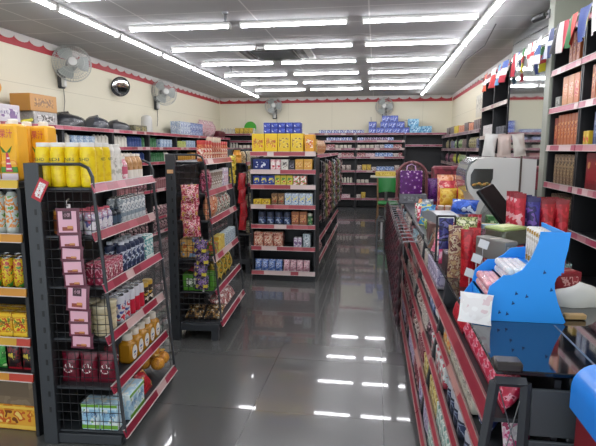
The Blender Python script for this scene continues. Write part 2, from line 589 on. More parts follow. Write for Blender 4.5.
# ================================================================== LAMPS
lamp_m = emit('#fbfaff', TUBE_STRENGTH)
def lamp_mesh(L):
    a = MB().box(0, 0, -.014, .07, L, .028, 0, .004)
    a.box(0, 0, -.02, .074, .05, .03, 0); 
    b = MB()
    n = 8; vs = []; fs = []
    for y in (-L / 2 + .02, L / 2 - .02):
        for i in range(n + 1):
            t = pi * i / n
            vs.append((.019 * cos(t), y, -.028 - .03 * sin(t)))
    for i in range(n): fs.append((i, i + 1, n + 2 + i, n + 1 + i))
    fs.append(tuple(range(n + 1))[::-1]); fs.append(tuple(range(n + 1, 2 * n + 2)))
    b.add(vs, fs)
    c = MB().box(0, 0, -.044, .066, .02, .044, 0, .004)
    return (a.mesh('batten', [mat('#e4e4e2', .4)]), b.mesh('diffuser', [lamp_m], 60), c.mesh('end_cap', [mat('#cfcfcc', .5)]))
LM = lamp_mesh(1.2)
def lamp(x, y, rz, label, group):
    o = tag(ob('ceiling_light', LM[0], None, (x, y, HC - .001), (0, 0, rz)), label, 'light', group)
    ob('diffuser', LM[1], o); 
    for s in (-1, 1): ob('end_cap', LM[2], o, (0, s * .59, 0))
for i in range(9):
    y = 2.03 + i * 1.235
    for x, nm in ((-2.24, 'left column'), (-.93, 'middle column'), (.42, 'right column')):
        lamp(x, y, pi / 2, '%s crosswise white tube light from the front, %s between the long rows' % (ORD[i], nm), 'crosswise ceiling tube lights')
for i in range(10):
    y = 1.665 + i * 1.235
    lamp(-3.12, y, 0, '%s light from the front in the lengthwise tube row nearer the fans' % ORD[i], 'lengthwise tube lights, fan side')
    lamp(1.12, y, 0, '%s light from the front in the lengthwise tube row nearer the flags' % ORD[i], 'lengthwise tube lights, flag side')

# ceiling air conditioner
ac = empty('air_conditioner', 'square grey cassette air conditioner set in the ceiling among the tube lights', 'air conditioner', (-1.5, 7.585, HC), 0)
ob('panel', MB().box(0, 0, -.012, 1.12, .95, .024, 0, .006).mesh('panel', [mat('#c9c9c6', .5)]), ac)
g = MB(); g.box(0, 0, -.028, .62, .62, .008, 0)
for i in range(13): g.box(0, -.25 + i * .042, -.034, .56, .012, .008, 1)
ob('intake_grille', g.mesh('intake_grille', [mat('#2c2e30'), mat('#5a5c5e')]), ac)
for k in range(4):
    g = MB().box(0, .395, -.028, .66, .13, .008, 0); g.box(0, .385, -.033, .62, .04, .006, 1)
    ob('louver', g.mesh('louver', [mat('#2c2e30'), mat('#77797a')]), ac, (0, 0, 0), (0, 0, k * pi / 2))
for i, (x, y, w) in enumerate([(-1.57, 5.3, 'near the front lights'), (-2.5, 8.7, 'beside the air conditioner'), (-2.3, 10.0, 'behind the air conditioner')]):
    m = MB().lathe([(.012, -.1), (.03, -.095), (.012, -.09), (.012, -.03), (.03, -.02), (.035, 0)], 10)
    tag(ob('sprinkler', m.mesh('sprinkler', [mat('#77787a', .3, .6)]), None, (x, y, HC)), 'small metal ceiling sprinkler %s' % w, 'sprinkler', 'ceiling sprinklers')

# ================================================================== WALL FANS, MIRRORS, CAMERA
def fan(loc, rz, label, yaw=0.0, pitch=0.0, R=.235):
    r = empty('wall_fan', label, 'fan', loc, rz, 'wall fans')
    G = mat('#b4b6b2', .35); K = mat('#7c7f7e', .4); D = mat('#303234', .4)
    ob('wall_bracket', MB().box(0, -.025, 0, .12, .05, .26, 0, .012).box(0, -.06, -.05, .07, .06, .12, 1, .01).mesh('wall_bracket', [mat('#3a3c3e', .4), mat('#dcdcd6', .4)]), r)
    ob('arm', MB().tube([(0, -.05, .02), (0, -.14, .05), (0, -.17, .14)], .022, 8).mesh('arm', [K]), r)
    Mx = Matrix.Translation((0, -.2, .2)) @ Matrix.Rotation(yaw, 4, 'Z') @ Matrix.Rotation(pitch, 4, 'X') @ Matrix.Rotation(RAD(90), 4, 'X')
    ob('motor_housing', MB().lathe([(.05, -.15), (.075, -.13), (.08, -.03), (.06, 0)], 14, M=Mx).mesh('motor_housing', [K]), r)
    m = MB()
    for zz, rr in ((-.02, R * .985), (.03, R), (.075, R * .9), (.1, R * .6), (.108, R * .3), (-.04, R * .7), (-.045, R * .4)):
        m.ring(rr, .0035, 28, 4, M=Mx @ Matrix.Translation((0, 0, zz)))
    for k in range(44):
        a = 2 * pi * k / 44; c, s = cos(a), sin(a)
        m.tube([(c * R * .22, s * R * .22, .11), (c * R * .6, s * R * .6, .1), (c * R * .9, s * R * .9, .075), (c * R, s * R, .03), (c * R * .985, s * R * .985, -.02), (c * R * .7, s * R * .7, -.04), (c * R * .3, s * R * .3, -.045)], .0022, 3, M=Mx, cap=False)
    ob('guard', m.mesh('guard', [G]), r)
    ob('hub_badge', MB().lathe([(R * .24, .105), (R * .22, .115), (R * .1, .118)], 16, M=Mx).mesh('hub_badge', [mat('#c9cac6', .3)]), r)
    for k in range(3):
        vs = []; fs = []
        for i in range(6):
            q = R * (.18 + .7 * i / 5)
            for j in range(4):
                a = k * 2 * pi / 3 + (j / 3 - .5) * (.9 + .35 * sin(pi * i / 5))
                vs.append((q * cos(a), q * sin(a), .015 + .03 * (j / 3 - .5)))
        for i in range(5):
            for j in range(3): fs.append((i * 4 + j, i * 4 + j + 1, i * 4 + j + 5, i * 4 + j + 4))
        o = len(vs)
        vs += [(x, y, z + .004) for x, y, z in vs]; fs += [tuple(q + o for q in f[::-1]) for f in fs[:15]]
        ob('blade', MB().add(vs, fs, 0, Mx).mesh('blade', [mat('#9aa09c', .35)]), r)
    m = MB().tube([(.05, -.02, -.12), (.06, -.02, -.3), (.03, -.015, -.45)], .004, 5)
    ob('pull_cord', m.mesh('pull_cord', [D]), r)
    return r
fan((XL, 6.62, 2.56), RAD(90), 'grey wall fan high on the cream wall before the round mirror', yaw=RAD(-52), pitch=RAD(-8), R=.25)
fan((XL, 9.7, 2.5), RAD(90), 'grey wall fan high on the cream wall past the round mirror', yaw=RAD(-45), pitch=RAD(-8), R=.25)
fan((-2.77, YB, 2.55), 0, 'grey wall fan on the back wall, the one above the yellow boxes', yaw=RAD(8), pitch=RAD(-8))
fan((.2, YB, 2.5), 0, 'grey wall fan on the back wall, the one above the blue box stack', yaw=RAD(-6), pitch=RAD(-8))

cm = empty('convex_mirror', 'round dark-rimmed convex mirror on the cream wall between two fans', 'mirror', (XL, 8.05, 2.62), RAD(90))
Mx = Matrix.Translation((0, -.15, 0)) @ Matrix.Rotation(RAD(-42), 4, 'Z') @ Matrix.Rotation(RAD(90 + 14), 4, 'X')
ob('mount', MB().box(0, -.07, 0, .04, .14, .05, 0, .006).mesh('mount', [mat('#444648')]), cm)
ob('rim', MB().ring(.15, .011, 28, 6, M=Mx).mesh('rim', [mat('#2a2b2d', .4)]), cm)
ob('mirror_face', MB().lathe([(.146, 0), (.12, .017), (.07, .03), (.001, .035)], 28, M=Mx).mesh('mirror_face', [mat('#e8eaec', .03, 1.0)], 80), cm)

wmr = empty('wall_mirror', 'tall frameless mirror panel behind the counter, beside the grey pillar', 'mirror', (1.62, 6.0, 1.2))
ob('mirror_glass', MB().box(0, 0, .85, .02, 1.36, 1.72, 0, .004).mesh('mirror_glass', [mat('#e2e8e6', .02, 1.0)]), wmr)
ob('backing', MB().box(.17, 0, .25, .3, 1.36, 2.9, 0).mesh('backing', [mat('#3b3c3c')]), wmr)

sc = empty('security_camera', 'small black security camera above the flags at the top of the pillar', 'camera', (1.588, 5.3, 2.86))
ob('mount', MB().box(0, 0, 0, .02, .06, .08, 0, .004).mesh('mount', [mat('#55585a')]), sc)
ob('arm', MB().tube([(0, 0, 0), (-.06, 0, .0), (-.09, -.02, -.03)], .012, 6).mesh('arm', [mat('#55585a')]), sc)
Mx = Matrix.Translation((-.1, -.03, -.04)) @ Matrix.Rotation(RAD(40), 4, 'Z') @ Matrix.Rotation(RAD(80), 4, 'X')
ob('housing', MB().lathe([(.022, -.06), (.03, -.05), (.032, .05), (.028, .062)], 12, M=Mx).mesh('housing', [mat('#2e3032', .3)]), sc)
ob('lens', MB().lathe([(.022, .061), (.016, .066), (.002, .068)], 12, M=Mx).mesh('lens', [mat('#0a0a0c', .05)]), sc)
tag(ob('ceiling_cable', MB().tube([(1.3, 6.2, 2.985), (1.42, 7.4, 2.98), (1.36, 8.6, 2.985), (1.5, 10.5, 2.985)], .007, 5).mesh('ceiling_cable', [mat('#3c3c3e')])), 'dark cable running along the ceiling above the flags', 'cable')
m = MB()
m.tube([(-.15, YB - .008, 2.45), (-.14, YB - .008, 2.2), (-.2, YB - .01, 2.05)], .006, 5)
tag(ob('wall_cable', m.mesh('wall_cable', [mat('#55554f')])), 'thin cable hanging down the back wall under the fan', 'cable')
for i, (y, w, c) in enumerate([(9.4, .5, '#b8b9b0'), (10.35, .6, '#c9c7b8')]):
    m = MB().box(0, 0, 0, .008, w, .42, 0); m.box(-.005, 0, .02, .003, w * .88, .3, 1)
    tag(ob('notice_board', m.mesh('notice_board', [mat(c), pm(['#c8c6ba', '#a9a89c', '#d8d6c8'], 9)]), None, (XR - .005, y, 2.42)), ['pale notice sheet on the cream wall nearer the dark cabinet', 'pale notice sheet on the cream wall nearer the back corner'][i], 'notice')

# ================================================================== DISPLAY FURNITURE
BLK = '#232427'; CHAR = '#34373b'
RED = ('#962038', '#a02a42', '#962038', '#a83850', '#c9a9a6', '#8c1c34')
def strip(L, pal, h=.045, seed=1, tilt=20, seg=.16, edge='#cfc6c2'):
    """price rail: tag segments between two pale edge lines; runs along x, front at -y"""
    rnd = random.Random(seed)
    m = MB(); mats = []
    ix = {}
    Mx = Matrix.Rotation(RAD(-tilt), 4, 'X')
    x = 0
    while x < L - 1e-4:
        w = min(seg * rnd.uniform(.45, 1.3), L - x)
        if L - x - w < .04: w = L - x
        c = rnd.choice(pal)
        if c not in ix: ix[c] = len(mats); mats.append(mat(c, .35))
        m.box(x + w / 2, -.004, 0, w, .008, h, ix[c], 0, Mx); x += w
    e = len(mats); mats.append(mat(edge, .35))
    for s in (-1, 1): m.box(L / 2, -.006, s * h / 2, L, .012, .004, e, 0, Mx)
    return m.mesh('price_strip', mats)

def wire_rack(fr, L, lv, H, label, seed=3, foot=.0, pal=RED, yoff=.0):
    r = empty('wire_display_rack', label, 'shelving', fr.w((0, 0, 0)), fr.rz)
    K = mat(CHAR, .4); G = mat('#2b2d30', .45)
    for x, e in ((.02, 'near'), (L - .02, 'far')):
        m = MB().box(x, -.04, H / 2, .04, .08, H, 0, .003)
        for k in range(14): m.box(x - .0205 if e == 'near' else x + .0205, -.05, .2 + k * .09, .002, .012, .03, 1)
        ob('post', m.mesh('post', [K, mat('#101113')]), r)
    ob('back_panel', MB().box(L / 2, -.012, H / 2 - .02, L - .08, .02, H - .16).mesh('back_panel', [G]), r)
    d0 = lv[0][1]; zt, dt = lv[-1]
    m = MB().box(L / 2, -d0 * .5 - .02, foot + .02, L - .06, d0 - .06, .035, 0, .004)
    if foot > .1:
        for x in (.03, L - .03):
            m.box(x, -d0 + .06, foot / 2, .05, .06, foot, 0, .003); m.box(x, -d0 / 2, foot, .05, d0 - .05, .06, 0, .003)
    else:
        for x in (.03, L - .03): m.box(x, -d0 / 2, .03, .04, d0 - .04, .055, 0, .003)
    ob('base', m.mesh('base', [K]), r)
    for i, (z, d) in enumerate(lv):
        s = ob('shelf', MB().box(L / 2, -d / 2 - .012, z - .008, L - .05, d - .03, .014, 0, .003).mesh('shelf', [K]), r)
        ob('price_strip', strip(L - .01, pal, .048, seed + i), s, (.005, -d, z - .004))
    for x in (.015, L - .015):
        m = MB()
        def yl(z): return -(dt + (d0 - dt) * max(0, (zt - z) / (zt - lv[0][0])))
        m.tube([(x, -.02, H - .006), (x, -dt + .06, H - .006), (x, -dt + .02, H - .025), (x, -dt, H - .07), (x, yl(zt), zt), (x, yl(lv[0][0]), lv[0][0])], .009, 6)
        ob('end_frame', m.mesh('end_frame', [K]), r)
        m = MB()
        k = 0
        z = lv[0][0] + .06
        while z < zt + .01:
            m.tube([(x, -.075, z), (x, yl(min(z, zt)) + .005, z)], .0021, 4, cap=False); z += .05
        y = -.11
        while y > -d0 + .02:
            zz = zt if -y < dt else zt - (-y - dt) / max(.001, d0 - dt) * (zt - lv[0][0])
            m.tube([(x, y, lv[0][0]), (x, y, zz)], .0021, 4, cap=False); y -= .045
        ob('wire_grid', m.mesh('wire_grid', [mat('#1d1e21', .4)]), r)
    return r

def shelving(fr, L, lv, D, H, label, name='shelf_unit', cat='shelving', body=BLK, pal=RED, seed=1, base=.1, sh=.045, back=True, side=True, th=.02, grp=None, tilt=20, shelfcol=None, split=None, stripped=True):
    """front at y = 0, back at y = D"""
    r = empty(name, label, cat, fr.w((0, 0, 0)), fr.rz, grp)
    K = mat(body, .45)
    if back: ob('back_panel', MB().box(L / 2, D - .01, H / 2, L - .002, .02, H).mesh('back_panel', [K]), r)
    if side:
        for x in (.012, L - .012): ob('side_panel', MB().box(x, D / 2, H / 2, .022, D - .025, H, 0, .002).mesh('side_panel', [K]), r)
    if split:
        for x in split: ob('divider', MB().box(x, D / 2, H / 2, .03, D - .025, H, 0, .002).mesh('divider', [K]), r)
    if base: ob('plinth', MB().box(L / 2, D / 2, base / 2, L - .05, D - .06, base).mesh('plinth', [K]), r)
    for i, z in enumerate(lv):
        s = ob('shelf', MB().box(L / 2, D / 2, z - th / 2, L - .05, D - .03, th, 0, .002).mesh('shelf', [mat(shelfcol, .5) if shelfcol else K]), r)
        if stripped: ob('price_strip', strip(L - .006, pal, sh, seed * 7 + i, tilt), s, (.003, .006, z - .012))
    return r

# ================================================================== FRONT WIRE RACK
U1 = F(-1.765, 2.33, RAD(94))
L1 = [(.075, .455), (.325, .40), (.60, .385), (.885, .385), (1.155, .345), (1.405, .355)]
wire_rack(U1, .86, L1, 1.53, 'dark wire-ended rack nearest the camera, pink sachets hanging on its end', 5, 0.0)
W1 = 'front wire rack'
NE = 'from near end'
# top shelf: shrink-packed bottles
def ybot(t): return bottle(.0388, .228, '#f0d018', '#e4e2de', [34, '#f0d21a', '#f0d21a', '#e8c412'], (.12, .8), 'drink_bottle', 'bottle', .82, .74, False, 14, t, '#3a3a1a', .62)
tx = ['SHD', 'IDI', 'NES', 'SHD']
for r in range(3):
    for i in range(4):
        yy = -.063 - i * .0795
        put(ybot(tx[i]) if r < 1 else ybot('NES'), U1, (.085 + r * .085, yy - .0, 1.405), '%s yellow drink bottle from the post, %s row, top of front wire rack' % (ORD[i], ['front', 'second', 'third'][r]), 'yellow bottles on the front wire rack', -pi / 2 if r == 0 else 0)
wb = bottle(.042, .222, '#e9e7e2', '#e2e0da', ['#eceae4', '#e4e2da', '#bdbab0'], (.2, .75), 'drink_bottle', 'bottle', .84, .7, False, 14)
row(wb, U1, .33, -.31, 1.405, 2, 'white drink bottle', 'top of ' + W1, NE, .006, 2)
mt = bottle(.036, .165, [26, '#b98c5c', '#c69a6c', '#a87c4c'], '#e4dcd0', '#e8e2d8', (.06, .4), 'drink_bottle', 'bottle', .66, .5)
pk = bottle(.034, .15, ['#e8d8d8', '#d890a0', '#f0ece8'], '#e8e4e0', '#c8607a', (.3, .6), 'drink_bottle', 'bottle', .66, .5)
x = row(pk, U1, .51, -.31, 1.405, 1, 'pink and white milk bottle', 'top of ' + W1, NE)
x = row(mt, U1, x + .005, -.31, 1.405, 3, 'tan milk tea bottle', 'top of ' + W1, NE, .005, 2)
# second shelf
pb = bottle(.03, .13, ['#d8d4dc', '#b8a8c8', '#d490a4', '#f0eef0'], '#d86a7a', [22, '#e8e4e8', '#5a5a90', '#c04a60'], (.15, .6), 'yogurt_bottle', 'bottle', .7, .5)
x = row(pb, U1, .05, -.325, 1.155, 4, 'pink and lilac yogurt bottle', 'second shelf, ' + W1, NE, .004, 2)
db = bottle(.026, .11, '#20242c', '#3c5060', '#41566a', (.2, .6), 'drink_bottle', 'bottle')
x = row(db, U1, x + .01, -.32, 1.155, 2, 'small dark bottle', 'second shelf, ' + W1, NE)
sv = can(.028, .155, ['#d4d8da', '#9aa4ac', '#e8eaea', '#6a7480'], '#d8dadc', ('#8a98a4', .3, .45))
x = row(sv, U1, x + .005, -.325, 1.155, 6, 'silver slim can', 'second shelf, ' + W1, NE, .004, 2)
put(jar(.05, .13, '#8a4a14', '#b87a2a', '#5a2c10'), U1, (.1, -.14, 1.155), 'amber glass jar at the back, second shelf of front wire rack', None)
# third shelf
rb = carton(.062, .05, .115, [40, '#8c1f3c', '#a8304c', '#d8a0ac', '#8c1f3c'], ['#8c1f3c', '#e8d4d4', '#8c1f3c', '#c04a60'], None, 'carton', 'box')
x = row(rb, U1, .05, -.362, .885, 4, 'red flowered carton', 'third shelf, ' + W1, NE, .002, 2)
nb = bottle(.031, .18, '#2a3450', '#c8ccd4', [30, '#283250', '#3c4a70', '#c8d0dc', '#283250'], (.1, .7), 'drink_bottle', 'bottle', .78, .5, txt='X')
x = row(nb, U1, x + .02, -.362, .885, 5, 'navy silver-capped bottle', 'third shelf, ' + W1, NE, .004, 2)
tb = carton(.06, .06, .16, ['#c8dcd8', '#5aa0a0', '#f0f0ec'], ['#3a8a8c', '#e8ecea', '#80b8b4'], '#e4e8e4', 'carton', 'box')
x = row(tb, U1, x + .005, -.362, .885, 2, 'teal and white carton', 'third shelf, ' + W1, NE, .004)
# fourth shelf
bc = cup(.044, .165, '#d8cba8', '#e6dcc0', 'cup_stack', 'cups', 16, 5)
x = row(bc, U1, .05, -.362, .60, 2, 'stack of cream ribbed cups', 'fourth shelf, ' + W1, NE, .008, 2)
sc_ = can(.033, .165, '#cfd0da', '#d8d8dc', (['#c8283c', '#dcdce0', '#4a5a9a'], .1, .7))
scr = can(.033, .165, '#d4d4dc', '#d8d8dc', ('#c4203a', .05, .6))
x = row(sc_, U1, x + .02, -.362, .60, 2, 'white and blue tall can', 'fourth shelf, ' + W1, NE, .006, 2)
x = row(scr, U1, x + .002, -.362, .60, 3, 'white and red tall can', 'fourth shelf, ' + W1, NE, .006, 2)
bk = jar(.034, .14, '#2a2420', '#c8a040', ['#e8e0d0', '#2a2420', '#c8a040'])
x = row(bk, U1, x + .005, -.362, .60, 2, 'dark jar with gold lid', 'fourth shelf, ' + W1, NE, .006)
# fifth shelf
mp_ = pouch(.1, .17, .055, ['#6e1428', '#7c1a30', '#5c0f20'], '#4c0c1c', 'snack_pouch', 'pouch', [26, '#e8dcd8', '#7c1a30', '#f0e8e4'], 4)
for i in range(3):
    put(mp_, U1, (.085, -.13 - i * .104, .325), '%s maroon snack pouch from the post, standing behind the end grid of front wire rack' % ORD[i], 'maroon pouches behind the grid', -pi / 2, RAD(-4))
put(mp_, U1, (.22, -.31, .325), 'maroon snack pouch facing the aisle, fifth shelf of front wire rack', None, RAD(-10), RAD(-6))
oj = bottle(.044, .17, '#b8801c', '#e8e0d0', None, name='juice_jug', shoulder=.74, neck=.4, n=14)
def jug():
    m = MB(); m.box(0, 0, .066, .094, .084, .132, 0, .014); m.lathe([(.036, .13), (.026, .142), (.024, .15)], 12)
    l = MB(); n = 16
    l.add([(0, -.0435, .064)] + [(.036 * cos(2 * pi * i / n), -.0432, .064 + .044 * sin(2 * pi * i / n)) for i in range(n)], [(0, 1 + i, 1 + (i + 1) % n) for i in range(n)], 0)
    l.box(0, -.0436, .064, .03, .0008, .012, 1); l.box(0, -.0436, .046, .022, .0008, .006, 2)
    c = MB().lathe([(.03, .142), (.03, .178), (.026, .182)], 12)
    return T('sauce_jug', 'jug', m.mesh('sauce_jug', [mat('#b9821f', .25)]), .094, .084, .182, [('label', l.mesh('label', [mat('#ece8dc'), mat('#3c6a9a'), mat('#a83828')]), (0, 0, 0)), ('cap', c.mesh('cap', [mat('#e6ded0')]), (0, 0, 0))])
row(jug(), U1, .32, -.378, .325, 5, 'amber jug with white round label', 'fifth shelf, ' + W1, NE, .004)
# bottom shelf
gc = carton(.1, .1, .155, [14, '#a8cce0', '#cfe4ee', '#b8d8e8', '#e8f0ec'], [16, '#9cc8e0', '#e8f2f2', '#7ab050'], '#6fa834', 'milk_carton', 'carton', '牛奶', '#2a4a8a')
for i in range(2):
    put(gc, U1, (.08, -.255 - i * .104, .075), '%s blue and green milk carton counted towards the aisle, bottom of front wire rack' % ORD[i], 'blue and green milk cartons', -pi / 2)
for i in range(2):
    put(gc, U1, (.19 + i * .105, -.385, .075), '%s blue and green milk carton facing the aisle, bottom of front wire rack' % ORD[i], 'blue and green milk cartons')
cl = pouch(.07, .13, .07, ['#c8d0c8', '#e8ece8', '#9ab08a', '#f0f0ee'], None, 'clear_bag', 'bag', None, 6)
put(cl, U1, (.392, -.34, .075), 'pale crinkled bag beside the milk cartons, bottom of front wire rack', None, 0, RAD(-25))
rc = pouch(.13, .14, .06, [22, '#b01826', '#c82434', '#8a0f1c', '#e8c060'], '#8a0f1c', 'candy_bag', 'bag', None, 8)
for i in range(2):
    put(rc, U1, (.50 + i * .0, -.40 + i * .11, .076), '%s red candy bag lying on the bottom of front wire rack' % ['nearer', 'farther'][i], 'red candy bags', RAD(8 * i), RAD(-30))
gb = wrapped_ball(.0465, [40, '#c8862a', '#d89a38', '#b87420'], '#d8b060', 'gold_wrapped_sweet')
for i, (x, y, z) in enumerate([(.70, -.39, .12), (.795, -.39, .12), (.70, -.295, .12), (.795, -.295, .12), (.748, -.343, .187)]):
    put(gb, U1, (x, y, z + .0025), ['near front', 'far front', 'near rear', 'far rear', 'topmost'][i] + ' of five gold wrapped sweets, bottom of front wire rack', 'gold wrapped sweets')
# hanging pink sachets on the end grid
def sachet_strip():
    r = empty('hanging_sachet_strip', 'strip of pink printed snack sachets hanging on the end grid of front wire rack', 'sachets', U1.w((-.018, -.235, 1.265)), U1.rz - pi / 2)
    ob('hang_strap', MB().box(0, .004, -.30, .02, .002, .72).mesh('hang_strap', [mat('#d8d0d0')]), r)
    ob('hook', MB().tube([(0, .012, .085), (0, -.01, .075), (0, -.014, .06), (0, -.002, .05)], .004, 6).mesh('hook', [mat('#b0b0b0', .3, .8)]), r)
    for i in range(9):
        t = i in (0, 5)
        w, h = (.105, .125) if t else (.11, .075)
        m = MB(); m.pouch(w, h, .016, 0, seed=i, nu=8, nv=8, crimp=.05)
        m.box(0, -.0085, h * .5, w * .86, .002, h * .84, 1, 0)
        m.box(0, -.0096, h * .26, w * .5, .0014, h * .16, 2); m.box(w * .12, -.0102, h * .3, w * .2, .0014, h * .1, 3)
        m.box(0, -.0096, h * .68, w * .34, .0014, h * .22, 0)
        z = -.04
    zs = [-.05]
    z = .04
    for i in range(9):
        t = i in (0, 5)
        w, h = (.13, .138) if t else (.126, .08)
        m = MB(); m.pouch(w, h, .014, 0, seed=i, nu=8, nv=8, crimp=.05)
        m.box(0, -.0075, h * .5, w * .74, .002, h * (.78 if t else .68), 1)
        m.box(0, -.0086, h * .24, w * .44, .0014, h * .14, 2); m.box(w * .1, -.009, h * .3, w * .22, .0014, h * .1, 3)
        if t:
            m.box(0, -.0086, h * .74, w * .36, .0014, h * .3, 4)
            m.text('小饼', h * .16, 1, Matrix.Translation((0, -.0098, h * .74)), w=w * .26)
        z -= h - (.008 if i else 0)
        ob('sachet', m.mesh('sachet', [mat('#5c1830', .35), mat('#d8a4b4', .35), mat('#8a3c28'), mat('#c88a4a'), mat('#3c1424')]), r, (.004 * i + random.uniform(-.003, .003), -.005 - .003 * (i % 2), z), (RAD(-2), RAD(random.uniform(-3, 3)), 0))
        z += .004
sachet_strip()
ct = empty('price_card', 'red and white card tied askew to the post top of front wire rack', 'card', U1.w((-.008, -.088, 1.395)), U1.rz - pi / 2)
ob('card', MB().box(0, 0, 0, .055, .003, .115, 0, .001, Matrix.Rotation(RAD(28), 4, 'Y')).mesh('card', [mat('#b81f2e')]), ct)
ob('printed_panel', MB().box(0, -.0022, 0, .034, .002, .08, 0, 0, Matrix.Rotation(RAD(28), 4, 'Y')).mesh('printed_panel', [pm(['#e8e4e0', '#c8b8b4', '#f0ecea', '#b83040'], 60)]), ct)

# ================================================================== JUICE SHELF, turned to the camera
JR = F(-3.0, 2.37, 0)
shelving(JR, 1.17, [.365, .57, .85, 1.145, 1.43], .6, 1.4, 'dark shelf unit of juices and cans facing the camera, left of the front wire rack', seed=4, base=0, pal=('#c89a2c', '#d8b23c', '#b83a2a', '#c8882c'), sh=.045, tilt=8)
WJ = 'juice shelf'
def juice():
    m = MB(); w, d, h = .102, .1, .3
    m.box(0, 0, h / 2, w, d, h, 0, .012)
    p = MB()
    p.box(0, -d / 2, h * .2, w * .94, .002, h * .1, 0)          # grass band
    n = 14
    for cx, cz, r, c in ((.022, .085, .026, 1), (-.026, .09, .022, 1)):
        p.add([(cx, -d / 2 - .0016, cz)] + [(cx + r * cos(pi * i / n), -d / 2 - .0014, cz + r * sin(pi * i / n)) for i in range(n + 1)], [(0, 1 + i, 2 + i) for i in range(n)], c)
        q = r * .8
        p.add([(cx, -d / 2 - .002, cz + .002)] + [(cx + q * cos(pi * i / n), -d / 2 - .0018, cz + .002 + q * sin(pi * i / n)) for i in range(n + 1)], [(0, 1 + i, 2 + i) for i in range(n)], 2)
    p.prism([(-.02, .05), (.02, .05), (-.002, .15), (-.012, .15)], -d / 2 - .003, -d / 2 - .001, 'y', 3)     # pink and white striped cup
    for k in range(3): p.box(0, -d / 2 - .0034, .065 + k * .028, .03 - .007 * k, .0016, .008, 4)
    for s in (-1, 1): p.prism([(-.01, .15), (-.01 + s * .034, .185), (-.01 + s * .02, .15)], -d / 2 - .003, -d / 2 - .001, 'y', 5)
    p.box(0, -d / 2, h * .075, w * .94, .002, h * .12, 6)
    p.text('果汁', .05, 3, Matrix.Translation((-.005, -d / 2 - .002, .245)), w=.075)
    c = MB()
    c.lathe([(.026, h - .002), (.026, h + .022), (.02, h + .026)], 12)
    return T('juice_carton', 'juice', m.mesh('juice_carton', [mat('#f0b022', .35)]), w, d, h + .026, [('printed_panel', p.mesh('printed_panel', [mat('#4a8a2c'), mat('#e07818'), mat('#f0b850'), mat('#c83a5a'), mat('#f0e4e4'), mat('#2f7a2c'), mat('#d8c8d0')]), (0, 0, 0)), ('cap', c.mesh('cap', [mat('#e8e4da')]), (0, 0, 0))])
jp = juice()
row(jp, JR, .40, .06, 1.431, 7, 'orange juice carton with fruit picture', 'top of ' + WJ, 'from left', .003)
row(jp, JR, .62, .3, 1.431, 5, 'orange juice carton in second row', 'top of ' + WJ, 'from left', .003)
ob_ = bottle(.036, .252, '#c8ccc4', '#2a2c2e', [24, '#c8ccc4', '#e08828', '#d0d4cc', '#6a9a3c'], (.15, .82), 'drink_bottle', 'bottle', .74, .5, False, 14)
row(ob_, JR, .64, .04, 1.146, 6, 'clear drink bottle with orange label', 'second shelf, ' + WJ, 'from left', .006, 1)
yc = can(.033, .165, [30, '#d8b420', '#e0c42c', '#b83a28', '#d8b420', '#4a8a30'], '#c8c8c8')
row(yc, JR, .62, .04, .851, 7, 'yellow printed can', 'third shelf, ' + WJ, 'from left', .006, 2)
put(can(.033, .165, ['#2a6ab0', '#3a80c8', '#e0e8f0'], '#c8c8c8'), JR, (.575, .08, .851), 'blue drink can beside the yellow cans on the juice shelf')
yp = carton(.085, .07, .14, [22, '#d8a01c', '#e0b028', '#c07818', '#e8d060'], [26, '#c84a1c', '#e8c840', '#4a8a2c', '#d8a01c'], '#e8c030', 'tea_carton', 'carton', '茶', '#7a1c14')
row(yp, JR, .6, .03, .571, 6, 'yellow and orange tea carton', 'fourth shelf, ' + WJ, 'from left', .004, 2)
gp = pouch(.15, .17, .06, [28, '#3c9a3c', '#58b050', '#2a7a30', '#c8e0a0'], '#2a7a30', 'crisp_bag', 'bag', None, 3)
kp = pouch(.085, .165, .05, ['#231a1c', '#2c2022', '#7a1c24', '#231a1c'], '#a81c2a', 'snack_pouch', 'pouch', ['#c8b040', '#2c2022', '#8a9a3c'], 5)
row(gp, JR, .64, .05, .366, 2, 'green crisp bag', 'fifth shelf, ' + WJ, 'from left', .01)
row(kp, JR, .962, .05, .366, 2, 'black and red snack pouch', 'fifth shelf, ' + WJ, 'from left', .008)
bb = carton(.42, .3, .19, [7, '#7c6a54', '#84725c', '#74624e'], '#6a5a48', None, 'cardboard_box', 'box')
oc = carton(.42, .3, .15, [12, '#d89428', '#e0a438', '#c87a20'], [14, '#f0d070', '#c85a20', '#e0a438', '#7a3c18'], '#e8c050', 'cardboard_box', 'box')
put(oc, JR, (.935, .21, .001), 'orange printed cardboard box on the floor under the juice shelf')
put(bb, JR, (.935, .21, .153), 'grey-brown cardboard box stacked on the orange box under the juice shelf')

# ================================================================== SECOND WIRE RACK
U2 = F(-1.675, 3.88, RAD(94))
L2 = [(.155, .43), (.42, .39), (.70, .375), (1.02, .36), (1.24, .325), (1.5, .32)]
wire_rack(U2, 1.0, L2, 1.56, 'second dark wire-ended rack along the aisle, purple sachets hanging on its end', 9, .115)
W2 = 'second wire rack'
tj = jar(.04, .17, [20, '#c8743c', '#b0402c', '#d89a60'], '#b83028', ['#e8d8c8', '#b83028', '#e0c0a0'])
tj2 = jar(.036, .2, ['#c8a080', '#a83828', '#d8c0a8'], '#c8b8a0')
x = row(tj, U2, .08, -.31, 1.5, 3, 'red-lidded sauce jar', 'top of ' + W2, NE, .01)
x = row(tj2, U2, x, -.31, 1.5, 4, 'tan sauce bottle', 'top of ' + W2, NE, .01)
x = row(tj, U2, x, -.31, 1.5, 3, 'red-lidded condiment jar', 'top of ' + W2, NE, .01)
rp2 = pouch(.12, .19, .06, [30, '#7a1c34', '#8c2440', '#c87890', '#5c1026'], '#5c1026', 'snack_pouch', 'pouch', None, 12)
